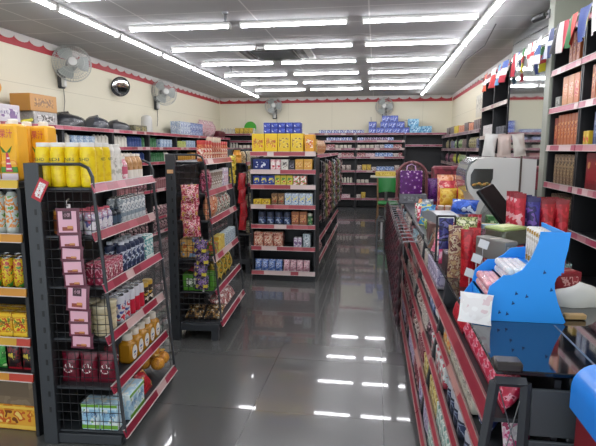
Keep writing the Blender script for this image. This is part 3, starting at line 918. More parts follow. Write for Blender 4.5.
wc = cup(.038, .17, ['#c8c0b8', '#8a7a6c', '#e0dcd4'], '#d8d4cc', 'snack_tub', 'tub', 12)
lp = carton(.06, .05, .18, ['#d8d0d8', '#b8a8c0', '#f0eef0'], ['#c890a8', '#e8e4e8'], None, 'carton', 'box')
x = row(rp2, U2, .06, -.31, 1.24, 2, 'dark pink snack pouch', 'second shelf, ' + W2, NE, .01)
x = row(wc, U2, x, -.31, 1.24, 5, 'brown and white snack tub', 'second shelf, ' + W2, NE, .006)
x = row(lp, U2, x, -.31, 1.24, 3, 'lilac carton', 'second shelf, ' + W2, NE, .006)
op = pouch(.16, .2, .07, [18, '#c8825c', '#d89a74', '#c06040', '#e8d0b8'], None, 'snack_pouch', 'pouch', None, 14)
wp = pouch(.13, .17, .06, ['#c8c4b8', '#4a5a4a', '#e0dcd0', '#8a3c34'], None, 'snack_pouch', 'pouch', None, 15)
x = row(op, U2, .06, -.34, 1.02, 2, 'peach snack pouch', 'third shelf, ' + W2, NE, .01)
x = row(wp, U2, x, -.34, 1.02, 4, 'grey-green snack pouch', 'third shelf, ' + W2, NE, .01, tilt=RAD(-10))
yb2 = carton(.11, .07, .14, ['#d8c04a', '#e0cc60', '#c89a30'], None, None, 'carton', 'box')
bp = carton(.09, .07, .13, ['#8aa8b8', '#c8d4d8', '#5a7a90'], ['#d8dce0', '#5a7a90', '#b8c8d0'], None, 'carton', 'box')
gr = carton(.1, .08, .11, ['#4a7a2c', '#c84a3c', '#8aa84a'], None, None, 'carton', 'box')
ol = carton(.14, .1, .16, [16, '#c89850', '#d8a860', '#7a9ac0'], [20, '#d88a30', '#e8c070', '#c86a28'], None, 'biscuit_box', 'box')
put(ol, U2, (.10, -.155, .701), 'orange and blue biscuit box by the post, fourth shelf of second wire rack', None, -pi / 2)
x = row(gr, U2, .16, -.355, .7, 1, 'green and red carton', 'fourth shelf, ' + W2, NE)
x = row(yb2, U2, x, -.36, .7, 2, 'yellow carton', 'fourth shelf, ' + W2, NE, .008)
x = row(bp, U2, x, -.36, .7, 5, 'blue-grey carton', 'fourth shelf, ' + W2, NE, .006)
gbx = carton(.26, .16, .14, '#4f8f26', [30, '#e8ece0', '#2a5a18', '#dfe8d0'], None, 'crisp_multipack', 'box')
put(gbx, U2, (.125, -.225, .421), 'bright green crisp box behind the grid, fifth shelf of second wire rack', None, -pi / 2)
yg = pouch(.165, .22, .09, [16, '#c8a83c', '#d8c060', '#4a5a30', '#b88a28'], None, 'crisp_bag', 'bag', None, 17)
pkp = pouch(.14, .1, .05, ['#a82c4c', '#c84a60', '#7a1c34'], None, 'snack_pouch', 'pouch', None, 18)
put(pkp, U2, (.10, -.2, .562), 'dark pink pouch lying on the green crisp box', None, -pi / 2, RAD(-80))
for i in range(4):
    put(yg, U2, (.33 + i * .175, -.32, .421), '%s yellow crisp bag from the near end, fifth shelf of second wire rack' % ORD[i], 'yellow crisp bags', RAD(12), RAD(-14))
bkp = pouch(.155, .17, .08, [34, '#241c1a', '#3a2a20', '#b88a3c', '#6a4a28', '#e8dcc0'], '#241c1a', 'nut_bag', 'bag', None, 20)
rdp = pouch(.19, .16, .08, [30, '#8a2430', '#c8b0a8', '#a83a3c', '#e8e0d8'], None, 'candy_bag', 'bag', None, 21)
for i in range(2):
    put(bkp, U2, (.085, -.17 - i * .165, .158), '%s dark nut bag from the post, bottom of second wire rack' % ORD[i], 'dark nut bags', -pi / 2, RAD(-60))
for i in range(3):
    put(rdp, U2, (.40 + i * .2, -.365, .158), '%s red and white candy bag from the near end, bottom of second wire rack' % ORD[i], 'red and white candy bags', 0, RAD(-50))
# hanging purple / pink sachets
def hang(fr, p, n, h, w, t, mats, label, name='hanging_snack_strip', rz=0.0, cat='sachets', group=None, emb=None, step=None, seeds=0, reach=.05):
    r = empty(name, label, cat, fr.w(p), fr.rz + rz, group)
    step = step or h * .82
    ob('hang_strap', MB().box(0, t * .55, -n * step / 2, .014, .002, n * step + .06).mesh('hang_strap', [mat('#c8c4c0')]), r)
    ob('hook', MB().tube([(0, t * .45, .01), (0, t * .45, .028), (0, reach, .032)], .004, 5).mesh('hook', [mat('#8a8c90', .3, .7)]), r)
    for i in range(n):
        key = ('hang', h, w, t, repr(mats), emb, (i + seeds) % 3)
        if key not in _T:
            m = MB(); m.pouch(w, h, t, 0, cz=-h, seed=(i + seeds) % 3 + 3, nu=6, nv=7)
            ms = [MT(mats)]
            if emb: m.box(w * .3, -t * .3, -h * .72, w * .3, t * .3, h * .2, 1); ms.append(MT(emb))
            _T[key] = m.mesh('sachet', ms)
        ob('sachet', _T[key], r, (random.uniform(-.006, .006), 0, -i * step + .02), (RAD(-4), RAD(random.uniform(-6, 6)), 0))
    return r
hang(U2, (-.045, -.215, 1.3), 3, .16, .15, .07, [34, '#8c2438', '#b83a50', '#e0b8b8', '#7a1c30', '#c8a040'], 'hanging strip of dark pink candy sachets on the second wire rack end', rz=-pi / 2)
hang(U2, (-.045, -.29, .855), 4, .12, .115, .055, [40, '#231a34', '#2c2040', '#8a6aa0', '#1c1428', '#c8b84a'], 'hanging strip of purple-black sachets with yellow corners on the second wire rack', rz=-pi / 2, emb='#c8b43a')
tag(ob('price_card', MB().box(0, 0, 0, .05, .003, .03).mesh('price_card', [mat('#c89a6c')]), None, U2.w((-.004, -.04, 1.42)), (0, 0, U2.rz - pi / 2)), 'small tan card on the post of the second wire rack', 'card')

# ================================================================== THIRD RACK (sliver behind the second)
U3 = F(-1.88, 6.25, RAD(92))
L3 = [(.15, .32), (.5, .31), (.85, .30), (1.15, .28), (1.42, .26)]
wire_rack(U3, .95, L3, 1.6, 'third dark wire-ended rack, behind the second one', 11, .14)
put(bottle(.06, .17, '#d8922c', '#e0a840', None, name='orange_bottle', shoulder=.6, neck=.6), U3, (.10, -.12, 1.421), 'orange bottle on top of the third wire rack')
hang(U3, (-.045, -.10, 1.5), 4, .1, .08, .05, [26, '#c8a82c', '#d8c04a', '#8a7a24', '#e0d070'], 'hanging strip of yellow sachets on the third wire rack end', rz=-pi / 2, reach=.055)
hang(U3, (-.045, -.225, 1.28), 4, .21, .095, .04, ['#a8141f', '#8c0f1a', '#c0222c'], 'hanging strip of bright red bags on the third wire rack end', rz=-pi / 2, reach=.055)
sp3 = carton(.1, .08, .15, ['#c8b890', '#8a7a5c', '#e0d8c0'], ['#e8e4d8', '#b8a878'], None, 'carton', 'box')
for k, (z, d) in enumerate(L3[1:]):
    row(sp3, U3, .19, -d + .03, z, 5, 'beige carton', '%s shelf up, third wire rack' % ORD[k], NE, .02, bare=True)

# ================================================================== AISLE END DISPLAY
E1 = F(-1.48, 5.9, 0)
LE = [.116, .42, .687, .927, 1.165, 1.345, 1.555]
shelving(E1, .79, LE, .4, 1.5, 'dark aisle end display facing the camera, yellow boxes stacked on its top', seed=21, base=.1, sh=.05, tilt=5, pal=('#a0404a', '#b0585e', '#a0404a', '#d0bcb8', '#983c44'))
WE = 'aisle end display'
def lbox(w, d, h, body, patch, band=None, name='carton', cat='box', txt=None, tc='#222222'): return carton(w, d, h, body, patch, band, name, cat, txt, tc)
ye = lbox(.15, .16, .225, '#e0bc1c', [30, '#e0bc1c', '#e0bc1c', '#c8502c', '#e8d060'], None, 'snack_carton', 'box', '米饼', '#8a2a1c')
yf = lbox(.15, .16, .225, '#dcb81e', [26, '#dcb81e', '#e8cc50', '#8a5a2c'], None, 'snack_carton', 'box')
row(ye, E1, .02, .03, 1.556, 2, 'yellow snack carton with picture', 'top of ' + WE, gap=.005)
row(yf, E1, .33, .03, 1.556, 2, 'yellow snack carton with patterned front', 'top of ' + WE, gap=.005)
put(lbox(.11, .16, .21, '#d89a24', ['#d89a24', '#c84a2c', '#e8d8b0']), E1, (.71, .11, 1.556), 'orange snack carton at the end of the yellow cartons')
bl = lbox(.085, .15, .062, '#2a3c9a', ['#c8d0e8', '#2a3c9a', '#4a60c0'], None, 'small_carton', 'box')
row(bl, E1, .16, .04, 1.782, 5, 'small blue carton above yellow cartons', WE, gap=.004, levels=2, bare=False)
# row 1.345
c1 = lbox(.2, .15, .135, '#1c2c6c', [30, '#1c2c6c', '#2a3c84', '#e0e4ec'])
c2 = lbox(.058, .12, .13, ['#d8a0a4', '#e8d8d4', '#c87880'], ['#e8e0dc', '#c04a58'])
c3 = lbox(.085, .12, .13, '#d0ccc4', ['#5a5450', '#e0dcd4', '#a89c90'])
c4 = lbox(.07, .12, .12, '#22232a', ['#3c3a44', '#8a8490', '#22232a'])
c5 = lbox(.1, .12, .135, '#c8963a', ['#d8b060', '#c87a2c', '#e0c880'])
x = row(c1, E1, .03, .02, 1.346, 1, 'dark blue and white box', 'second shelf of ' + WE)
x = row(c2, E1, x + .01, .02, 1.346, 2, 'pink and white carton', 'second shelf of ' + WE)
x = row(c3, E1, x, .02, 1.346, 1, 'pale grey carton', 'second shelf of ' + WE)
x = row(c4, E1, x, .02, 1.346, 1, 'black carton', 'second shelf of ' + WE)
x = row(c5, E1, x, .02, 1.346, 2, 'golden yellow carton', 'second shelf of ' + WE, gap=.004)
d1 = lbox(.085, .12, .12, '#223a8a', ['#e0d468', '#223a8a', '#3a5ab0'])
d2 = lbox(.07, .12, .125, '#c8b83c', ['#5a8a3c', '#d8cc60', '#b84a30'])
d3 = lbox(.08, .12, .12, ['#e0dcd0', '#c84a3c', '#5a9a4c'], ['#e8e4dc', '#c85a4a', '#6aa858'])
x = row(d1, E1, .03, .02, 1.166, 3, 'blue carton with yellow print', 'third shelf of ' + WE, gap=.003)
x = row(d2, E1, x, .02, 1.166, 3, 'yellow-green carton', 'third shelf of ' + WE, gap=.003)
x = row(d3, E1, x, .02, 1.166, 2, 'white, red and green carton', 'third shelf of ' + WE, gap=.003)
e1 = lbox(.1, .12, .075, '#c8a824', ['#d8bc40', '#8a5a20', '#e0cc60'])
e2 = lbox(.075, .12, .145, ['#6a4a30', '#8a6a48', '#503420'], ['#b89060', '#6a4a30', '#a83c2c'])
e3 = lbox(.082, .12, .15, ['#a8b8c8', '#d0d8dc', '#6a8ab0'], ['#d8d08a', '#8aa8c8', '#e0e4e4', '#4a78a8'])
x = row(e1, E1, .03, .02, .928, 2, 'low yellow carton', 'fourth shelf of ' + WE)
x = row(e2, E1, x + .01, .02, .928, 2, 'brown and gold carton', 'fourth shelf of ' + WE)
x = row(e3, E1, x, .02, .928, 4, 'pale blue and white carton', 'fourth shelf of ' + WE, gap=.003)
f1 = jar(.046, .16, '#23283a', '#30384c', ['#4a6090', '#1c2030', '#a0b0c8'])
f2 = lbox(.09, .12, .17, '#8a5230', ['#c88a54', '#8a4a30', '#d8b088', '#a83c30'])
f3 = jar(.029, .15, '#2c5a34', '#b8b8a8', ['#4a7a4c', '#c8c8a0'])
x = row(f1, E1, .08, .02, .688, 4, 'dark jar with blue label', 'fifth shelf of ' + WE, gap=.012, bare=False)
x = row(f2, E1, x, .02, .688, 2, 'orange-brown carton', 'fifth shelf of ' + WE)
x = row(f3, E1, x + .002, .02, .688, 1, 'green jar', 'fifth shelf of ' + WE)
g1 = lbox(.115, .12, .18, ['#8a3c34', '#c8a490', '#a85c48'], ['#d8c0a8', '#b0483c', '#e8dcc8'])
g2 = lbox(.045, .1, .12, ['#a890b0', '#e0d8e0'], ['#e8e0e8', '#7a5a8a'])
g3 = lbox(.09, .12, .17, ['#8a98a0', '#b8c4c8', '#6a7880'], ['#c8d0d4', '#8a98a0', '#e0e4e4'])
x = row(g1, E1, .03, .02, .421, 3, 'red-brown and cream carton', 'sixth shelf of ' + WE)
x = row(g2, E1, x + .13, .02, .421, 2, 'lilac carton', 'sixth shelf of ' + WE)
x = row(g3, E1, x + .01, .02, .421, 1, 'silver-grey carton', 'sixth shelf of ' + WE)
h1 = pouch(.085, .14, .06, [40, '#4a6ab0', '#6a8ac8', '#c8d4e8', '#3a5494'], None, 'blue_pouch', 'pouch', None, 31)
h2 = pouch(.08, .14, .06, [40, '#c890a0', '#d8aab4', '#e8d4d8', '#b07084'], None, 'pink_pouch', 'pouch', None, 32)
x = row(h1, E1, .03, .03, .118, 4, 'blue and white pouch', 'bottom of ' + WE, gap=.002, tilt=RAD(-8), rows=1)
x = row(h2, E1, x + .01, .03, .118, 4, 'pink pouch', 'bottom of ' + WE, gap=.002, tilt=RAD(-8))

# gondola running back from the end display
for k in range(3):
    G1 = F(-.72, 6.33 + k * 1.2, RAD(90))
    shelving(G1, 1.19, [.14, .42, .70, .98, 1.26, 1.52], .38, 1.5, '%s section of the shelving behind the aisle end display' % ORD[k], seed=31 + k, base=.1, grp=None)
HM = [([34, '#2a2426', '#4a3c40', '#1c181a', '#8a7c80'], None), ([30, '#6a1c28', '#8a2c38', '#c8a0a0', '#3c1018'], None), ([30, '#5a6a70', '#8a989c', '#34424a', '#c0c8c8'], None), ([30, '#6a6a38', '#8a8a50', '#3a3c20'], None)]
for k in range(13):
    w = ['#c8b8b8', None][k % 2]
    hang(F(-.655, 6.45 + k * .27, RAD(90)), (0, 0, 1.42 - .02 * (k % 3)), 6, .15, .13, .05, HM[(k * 3) % 4 if k != 2 else 1][0], '%s hanging snack strip from the near end along the shelving behind the end display' % ORD[k], group='snack strips along the shelving behind the end display', seeds=k, reach=.052)
op2 = pouch(.16, .2, .07, [22, '#c8804a', '#d8a070', '#a85c34', '#e0c8a8'], None, 'snack_pouch', 'pouch', None, 33)
yp2 = carton(.12, .14, .2, ['#c8a83c', '#d8c068', '#a87c2c'], ['#e0d090', '#8a5a2c'], None, 'carton', 'box')
put(yp2, F(-.72, 6.33, RAD(90)), (.1, .09, 1.521), 'yellow carton on the shelving just behind the end display')
for i in range(6):
    put(op2, F(-.72, 6.33, RAD(90)), (.27 + i * .2, .06, 1.521), '%s orange snack pouch from the near end, on the shelving behind the end display' % ORD[i], 'orange pouches on the shelving top')
lowp = pouch(.16, .14, .07, [34, '#6a3038', '#8a5a58', '#c8b0ac', '#4a2028'], None, 'snack_pouch', 'pouch', None, 34)
for i in range(5):
    put(lowp, F(-.72, 6.33, RAD(90)), (.12 + i * .2, .06, .141), '%s dark pink pouch from the near end, lowest shelf behind the end display' % ORD[i], 'dark pink pouches on the lowest shelf', 0, RAD(-10))

# ================================================================== LEFT WALL SHELVES
def spec(*ts): return ts
LWB = [.1, .365, .62, .87, 1.12, 1.36, 1.60, 1.88]
for k in range(7):
    fr = F(-3.9, 4.72 + k * 1.24, RAD(90))
    shelving(fr, 1.235, [.1, .365, .87, 1.36, 1.62, 1.88], .43, 1.87, '%s unit from the near end of the shelving along the cream wall' % ORD[k], 'wall_shelf_unit', seed=51 + k, base=.08, sh=.05, tilt=5, pal=('#a8344c', '#b8566a', '#a8344c', '#c8a4a4', '#8c2438'), grp='shelving along the cream wall')
LW = F(-3.9, 4.72, RAD(90), 0, [1.24 * k - .003 for k in range(8)])
WL = 'cream wall shelving'; LWT = F(-3.9, 4.72, RAD(90)); 
bA = bottle(.045, .2, '#d8d4c8', '#e4e0d8', [20, '#c8ccd0', '#5a7aa8', '#e0dcd4'], name='drink_bottle', n=8)
bB = bottle(.045, .2, '#24407c', '#2c5090', None, name='drink_bottle', n=8)
bC = bottle(.045, .2, '#2c6a3c', '#2f7444', None, name='drink_bottle', n=8)
bD = jar(.055, .17, '#b8862c', '#c8b890', ['#d8b050', '#a86420'], n=8)
bE = jar(.055, .17, '#8a2028', '#c8a8a0', ['#a83038', '#d8b8a8'], n=8)
bF = bottle(.04, .22, '#8a5a5c', '#c8b8b0', ['#a86468', '#d8c8c0', '#7a4048'], name='drink_bottle', n=8)
bG = carton(.13, .1, .16, ['#8aa8c8', '#c8d4dc', '#5a80b0'], ['#e0e4e4', '#6a90b8'])
bH = carton(.13, .1, .14, ['#b8c068', '#8aa040', '#d0d090'], ['#e0dcb0', '#6a8a30'])
bI = carton(.12, .1, .16, ['#c89040', '#d8a858', '#b07028'], ['#e0c080', '#a84c28'])
bJ = pouch(.13, .19, .06, [24, '#6a3844', '#8a5460', '#c8b0b0', '#4a2430'], None, 'snack_pouch', 'pouch', None, 41)
bK = pouch(.13, .2, .06, [24, '#4c3038', '#a07078', '#d0b8b4', '#382028'], None, 'snack_pouch', 'pouch', None, 42)
def run(fr, x, x1, y, z, seq, where, end, bare=True, gap=.012, rows=1):
    k = 0; cnt = {}
    while True:
        t, n, d = seq[k % len(seq)]
        while n and x + n * (t.w + gap) > x1: n -= 1
        if n == 0: break
        c = cnt.get(d, 0); cnt[d] = c + 1
        dd = d if c == 0 else ['', 'second batch', 'third batch', 'fourth batch', 'fifth batch', 'sixth batch'][min(c, 5)] + ' of ' + d
        if n > 1 and c: dd = d + ' in ' + ORD[c] + ' batch'
        x = row(t, fr, x, y, z, n, dd, where, end, gap, rows, bare=bare)
        k += 1
NEn = 'from near end'
# y 5.5 -> x .8 in LW
run(LW, .5, 3.0, .05, 1.62, [(bA, 9, 'white bottle'), (bG, 4, 'blue and white carton')], 'upper tier, ' + WL, NEn)
run(LW, 2.6, 4.75, .05, 1.36, [(bB, 0, 'x')] if 0 else [(bA, 6, 'white bottle'), (bB, 5, 'dark blue bottle'), (bC, 6, 'green bottle')], 'second tier, ' + WL, NEn)
row(bB, LW, 3.06, .05, 1.62, 5, 'dark blue bottle', 'upper tier, ' + WL, NEn, .004, bare=True)
row(bC, LW, 3.55, .05, 1.62, 5, 'green bottle', 'upper tier, ' + WL, NEn, .004, bare=True)
run(LW, 4.25, 8.4, .05, 1.62, [(bG, 4, 'pale blue carton'), (bH, 4, 'yellow-green carton'), (bG, 3, 'pale blue carton')], 'upper tier, ' + WL, NEn)
run(LW, 4.8, 8.4, .05, 1.36, [(bE, 2, 'dark red jar'), (bD, 6, 'amber jar'), (bI, 6, 'orange carton')], 'second tier, ' + WL, NEn)
run(LW, 2.4, 8.4, .05, .87, [(bF, 8, 'dusty pink bottle'), (bJ, 5, 'plum snack pouch'), (bF, 8, 'dusty pink bottle'), (bK, 5, 'brown snack pouch')], 'third tier, ' + WL, NEn)
run(LW, 2.4, 4.8, .05, .365, [(bJ, 6, 'plum snack pouch'), (bK, 6, 'brown snack pouch')], 'fourth tier, ' + WL, NEn)
run(LW, 2.4, 4.8, .05, .1, [(bK, 6, 'brown snack pouch')], 'lowest tier, ' + WL, NEn)
# on the top board
wbx = carton(.34, .28, .2, '#d4cdd4', [9, '#d4cdd4', '#e0dce0', '#8a6a9a'], None, 'cardboard_box', 'box', '纸巾', '#6a5a8a')
put(wbx, LW, (.36, .2, 1.881), 'white and lilac printed box at the near end of the cream wall top board')
obx = carton(.5, .26, .2, '#c08a44', ['#c8964c', '#a87438', '#7a5a3c'], None, 'cardboard_box', 'box')
gbx2 = carton(.44, .26, .16, ['#b8b4b0', '#a8a4a0', '#c4c0bc'], [12, '#c8c4c0', '#6a6460', '#dcd8d4'], None, 'cardboard_box', 'box', 'CUD', '#4a4644')
put(gbx2, LW, (1.0, .2, 1.881), 'grey box with black letters under the orange box, cream wall top board')
put(obx, LW, (.98, .2, 2.043), 'orange-brown box stacked on the grey lettered box, cream wall top board')
m = MB().tube([(-.1, 0, .02), (-.05, -.01, .035), (0, -.01, .04), (.06, 0, .045), (.1, .01, .06)], .02, 8)
tag(ob('yellow_pouch', m.mesh('yellow_pouch', [mat('#c8c030')]), None, LW.w((.66, .08, 1.882)), (0, 0, LW.rz)), 'small yellow roll lying between the boxes on the cream wall top board', 'roll')
put(wrapped_ball(.1, '#d89a2c', '#c88a28', 'orange_ball', 'ball'), LW, (.42, .3, 2.083 + .095), 'orange ball on the lilac printed box, cream wall top board')
def blob_bag(w, d, h, c, name, label, p, seed):
    rnd = random.Random(seed); m = MB(); n = 14; pr = 8; vs = []; fs = []
    for j in range(pr + 1):
        v = j / pr
        for i in range(n):
            a = 2 * pi * i / n
            k = (1 - v ** 3.5) ** .5 if v < 1 else 0.03
            q = 1 + .1 * sin(3 * a + seed) + .06 * sin(5 * a + 3 * v)
            vs.append((w / 2 * cos(a) * q * max(k, .04) + w * .1 * v, d / 2 * sin(a) * q * max(k, .04), h * v * (1 - .12 * cos(a + .6) * v)))
    for j in range(pr):
        for i in range(n):
            k = (i + 1) % n; fs.append((j * n + i, j * n + k, (j + 1) * n + k, (j + 1) * n + i))
    fs.append(tuple(range(n))[::-1]); fs.append(tuple(pr * n + i for i in range(n)))
    m.add(vs, fs)
    return tag(ob(name, m.mesh(name, [c]), None, LW.w(p), (0, 0, LW.rz)), label, 'bag')
blob_bag(.8, .34, .2, mat('#26282e', .25), 'black_bag', 'shiny black curved bag on the cream wall top board, nearest of the dark bags', (1.62, .21, 1.881), 1)
blob_bag(.5, .3, .2, mat('#3a3e48', .25), 'dark_bag', 'grey-blue dark bag on the cream wall top board, after the black bag', (2.40, .22, 1.881), 2)
blob_bag(.55, .32, .17, mat('#2a2c32', .3), 'black_bag', 'flat black bag on the cream wall top board, farthest of the dark bags', (2.98, .22, 1.881), 4)
sbx = carton(.22, .2, .12, ['#6a6858', '#8a8468', '#4a4a40'], ['#a89c68', '#5a5a48'])
row(sbx, LWT, 3.36, .1, 1.881, 2, 'small olive box', 'top board of cream wall shelving', NEn, .03)
m = MB().lathe([(.1, 0), (.1, .2), (.09, .28), (.06, .31), (.02, .32)], 16)
tag(ob('white_canister', m.mesh('white_canister', [mat('#c4c4c0', .3)]), None, LW.w((4.03, .2, 1.881))), 'pale rounded canister on the cream wall top board, past the olive boxes', 'canister')
tis = carton(.18, .22, .14, ['#2a3c78', '#3a50a0', '#c8d0e0'], ['#c8d4e8', '#2a4084', '#8aa0d0'], None, 'tissue_pack', 'box')
tis2 = carton(.18, .22, .14, ['#b8c0cc', '#8aa0c0', '#dce0e4'], ['#4a64a0', '#e0e4ec'], None, 'tissue_pack', 'box')
row(tis2, LWT, 5.3, .06, 1.881, 3, 'white and blue tissue pack', 'cream wall top board', NEn, .01, levels=2)
row(tis, LWT, 5.9, .06, 1.881, 4, 'dark blue tissue pack', 'cream wall top board', NEn, .01, levels=2)
cb = pouch(.3, .4, .2, ['#b88a90', '#d0b8b8', '#a86470', '#c8c0c0'], None, 'clear_bag', 'bag', None, 44)
for i in range(3):
    put(cb, LW, (6.95 + i * .36, .2, 1.881), '%s pinkish clear bag from the near end, on the cream wall top board' % ORD[i], 'pinkish clear bags')
m = MB().box(0, 0, .09, .5, .3, .18, 0, .03)
tag(ob('dark_red_case', m.mesh('dark_red_case', [mat('#5a1c26', .4)]), None, LW.w((8.15, .2, 1.881)), (0, 0, LW.rz)), 'dark red case on the cream wall top board, after the clear bags', 'case')

# ================================================================== BACK WALL SHELVES
LB = [.30, .70, 1.03, 1.39, 1.61, 1.81, 2.0]
units = [(-4.3, 1.2, 'left corner'), (-1.78, 1.25, 'middle, behind the long shelving'), (-.52, 1.25, 'left of the dark bare bay'), (.74, 1.2, 'right corner')]
for k, (x0, L, nm) in enumerate(units):
    lv = LB if k < 3 else [1.0, 1.70, 2.0]
    shelving(F(x0, 13.46, 0), L, lv, .46, 1.99, 'back wall shelf unit, ' + nm, 'back_shelf_unit', seed=71 + k, base=.05, sh=.05, tilt=5, pal=('#85424f', '#94586a', '#b09490', '#7a3444'), grp='back wall shelving')
WB = 'back wall shelving'
FL = 'from left'
s = [carton(.16, .12, .09, ['#4a5490', '#6a78b0', '#c8ccd8'], ['#c0c8e0', '#3c4888']), carton(.14, .12, .09, ['#3a3c6a', '#7a4a60', '#a8a0b8'], ['#c8c0d0', '#5a4868']),
     carton(.12, .1, .1, ['#a89c98', '#c8c0bc', '#7a6c68'], ['#e0d8d4', '#8a4a44']), carton(.1, .1, .11, ['#7a3c40', '#a8686c', '#c8b0ac'], ['#d8c8c4', '#8a3038']),
     jar(.05, .12, '#c8c0b4', '#a8a098', ['#e0dcd4', '#8a8078'], n=8), carton(.22, .14, .11, ['#4a6aa8', '#7a98c8', '#c8d4e4'], ['#d8e0ec', '#3c5c9c']),
     pouch(.13, .15, .06, [24, '#a89890', '#c8bcb4', '#7a5c54', '#e0d8d0'], None, 'snack_pouch', 'pouch', None, 61), bottle(.035, .17, '#b8b4a8', '#d8d4cc', ['#e0dcd0', '#8a8a80'], n=8),
     carton(.11, .1, .16, ['#b8982c', '#c8ac48', '#8a6c20'], ['#d8c478', '#8a4a20']), carton(.24, .14, .1, ['#c0a0a8', '#d8c4c8', '#a07080'], ['#e0d0d4', '#8a5060'])]
BWT = F(0, 13.46, 0); BW = F(0, 13.46, 0, 0, [-1.78, -.525, .735, 1.94])
run(BW, -1.3, .55, .03, 1.811, [(s[0], 5, 'blue and white carton'), (s[1], 4, 'indigo carton'), (s[0], 2, 'blue and white carton')], 'upper shelf, ' + WB, FL)
row(s[0], BWT, -1.5, .03, 2.001, 7, 'blue carton', 'top of ' + WB, FL, .01, bare=True)
run(BW, -1.3, .7, .03, 1.611, [(s[3], 2, 'red-brown carton'), (s[4], 8, 'pale jar'), (s[2], 2, 'grey carton'), (s[5], 1, 'pale blue carton')], 'second shelf, ' + WB, FL)
run(BW, -1.3, .7, .03, 1.391, [(s[2], 3, 'grey carton'), (s[3], 5, 'red-brown carton'), (s[9], 1, 'dusty pink carton'), (s[5], 2, 'pale blue carton')], 'third shelf, ' + WB, FL)
run(BW, -1.2, .7, .03, 1.031, [(s[6], 5, 'pale snack pouch'), (s[8], 2, 'mustard carton'), (s[2], 1, 'grey carton'), (s[5], 3, 'blue carton')], 'fourth shelf, ' + WB, FL)
run(BW, -1.0, -.15, .03, .701, [(s[7], 5, 'pale bottle'), (s[4], 3, 'pale jar')], 'fifth shelf, ' + WB, FL)
run(BW, -1.15, -.1, .03, .301, [(s[9], 2, 'dusty pink carton'), (s[2], 1, 'grey carton'), (s[8], 1, 'mustard carton')], 'sixth shelf, ' + WB, FL)
run(BW, -4.2, -3.15, .03, 2.001, [(s[7], 5, 'pale bottle'), (s[8], 4, 'mustard carton')], 'top, left corner of ' + WB, FL)
run(BW, -4.2, -3.15, .03, 1.611, [(s[7], 6, 'pale bottle'), (s[4], 5, 'pale jar')], 'upper shelf, left corner of ' + WB, FL)
run(BW, -4.2, -3.15, .03, 1.031, [(s[4], 6, 'pale jar'), (s[8], 4, 'mustard carton')], 'middle shelf, left corner of ' + WB, FL)
tb1 = carton(.2, .24, .15, ['#23348a', '#3448a8', '#8a9cd8'], ['#b8c4e8', '#2a3c98', '#5a70c8'], None, 'tissue_pack', 'box')
tb2 = carton(.27, .24, .18, ['#3c80b0', '#5aa0c8', '#a0c8dc'], ['#b0d4e4', '#2c70a4'], None, 'tissue_pack', 'box')
row(tb1, BWT, -.2, .05, 2.001, 5, 'dark blue tissue pack', 'bottom of the stack on ' + WB, FL, .008, bare=False)
row(tb1, BWT, -.2, .05, 2.153, 1, 'dark blue tissue pack', 'second layer by the wall cable on ' + WB, FL, .008)
row(tb1, BWT, .1, .05, 2.153, 3, 'dark blue tissue pack', 'middle of the stack on ' + WB, FL, .008)
row(tb1, BWT, .14, .05, 2.305, 2, 'dark blue tissue pack', 'top of the stack on ' + WB, FL, .008)
row(tb2, BWT, .85, .05, 2.001, 2, 'sky blue tissue pack', 'beside the dark stack on ' + WB, FL, .01)
row(tb2, BWT, .8, .05, 2.183, 1, 'sky blue tissue pack', 'stacked on its neighbours on ' + WB, FL, .01)
m = MB().lathe([(.16, -.012), (.17, -.01), (.17, .01), (.155, .014), (.15, .004), (.001, .004)], 28, M=Matrix.Rotation(RAD(82), 4, 'X'))
tag(ob('green_tray', m.mesh('green_tray', [mat('#3f9a2c', .35)]), None, (-3.42, 13.72, 2.176)), 'round green tray standing upright on the back wall shelving', 'tray')

# ================================================================== RIGHT WALL: far shelving, dark cabinet, gift cabinets
RW = F(1.6, 13.0, RAD(-90), 0, [1.15 * k - .003 for k in range(5)])
for k in range(4):
    shelving(F(1.6, 13.0 - k * 1.15, RAD(-90)), 1.145, [.1, .5, .96, 1.3, 1.6, 1.9], .34, 1.89, '%s unit from the back corner of the shelving right of the aisle' % ORD[k], 'wall_shelf_unit', seed=91 + k, base=.08, sh=.05, tilt=5, pal=('#7a5a60', '#8c6c70', '#a89890', '#6a4450'), grp='shelving right of the aisle')
WR = 'right-wall shelving'
FE = 'from back corner'
r = [pouch(.17, .2, .08, [20, '#8a8054', '#b0a878', '#5a5438', '#c8c4a0'], None, 'snack_pouch', 'pouch', None, 71), pouch(.15, .2, .07, [20, '#b8bc3c', '#8a9a2c', '#d8d468'], None, 'snack_pouch', 'pouch', None, 72),
     carton(.2, .16, .15, ['#c87848', '#d89868', '#b05c38'], ['#e8c8a0', '#b8502c']), carton(.24, .16, .17, '#c8b020', ['#26241c', '#c8b020', '#3a382c']), carton(.12, .14, .18, ['#6a5a54', '#8a7c74', '#4a3c38'], ['#c8c0b8', '#6a3c34']),
     pouch(.15, .19, .07, [20, '#4a6a3c', '#6a8a50', '#c8d0a8', '#2c4424'], None, 'snack_pouch', 'pouch', None, 73), carton(.13, .12, .17, ['#4a4a6a', '#8088a0', '#2a2c48'], ['#c0c4d0', '#3c4064']), pouch(.16, .2, .08, [20, '#5c3444', '#7c4c5c', '#a88c94'], None, 'snack_pouch', 'pouch', None, 74)]
run(RW, .6, 4.5, .03, 1.901, [(r[4], 4, 'brown carton'), (r[4], 3, 'brown carton'), (r[3], 2, 'yellow and black box'), (r[2], 3, 'orange box'), (r[4], 3, 'brown carton'), (r[2], 2, 'orange box')], 'top of ' + WR, FE, gap=.02)
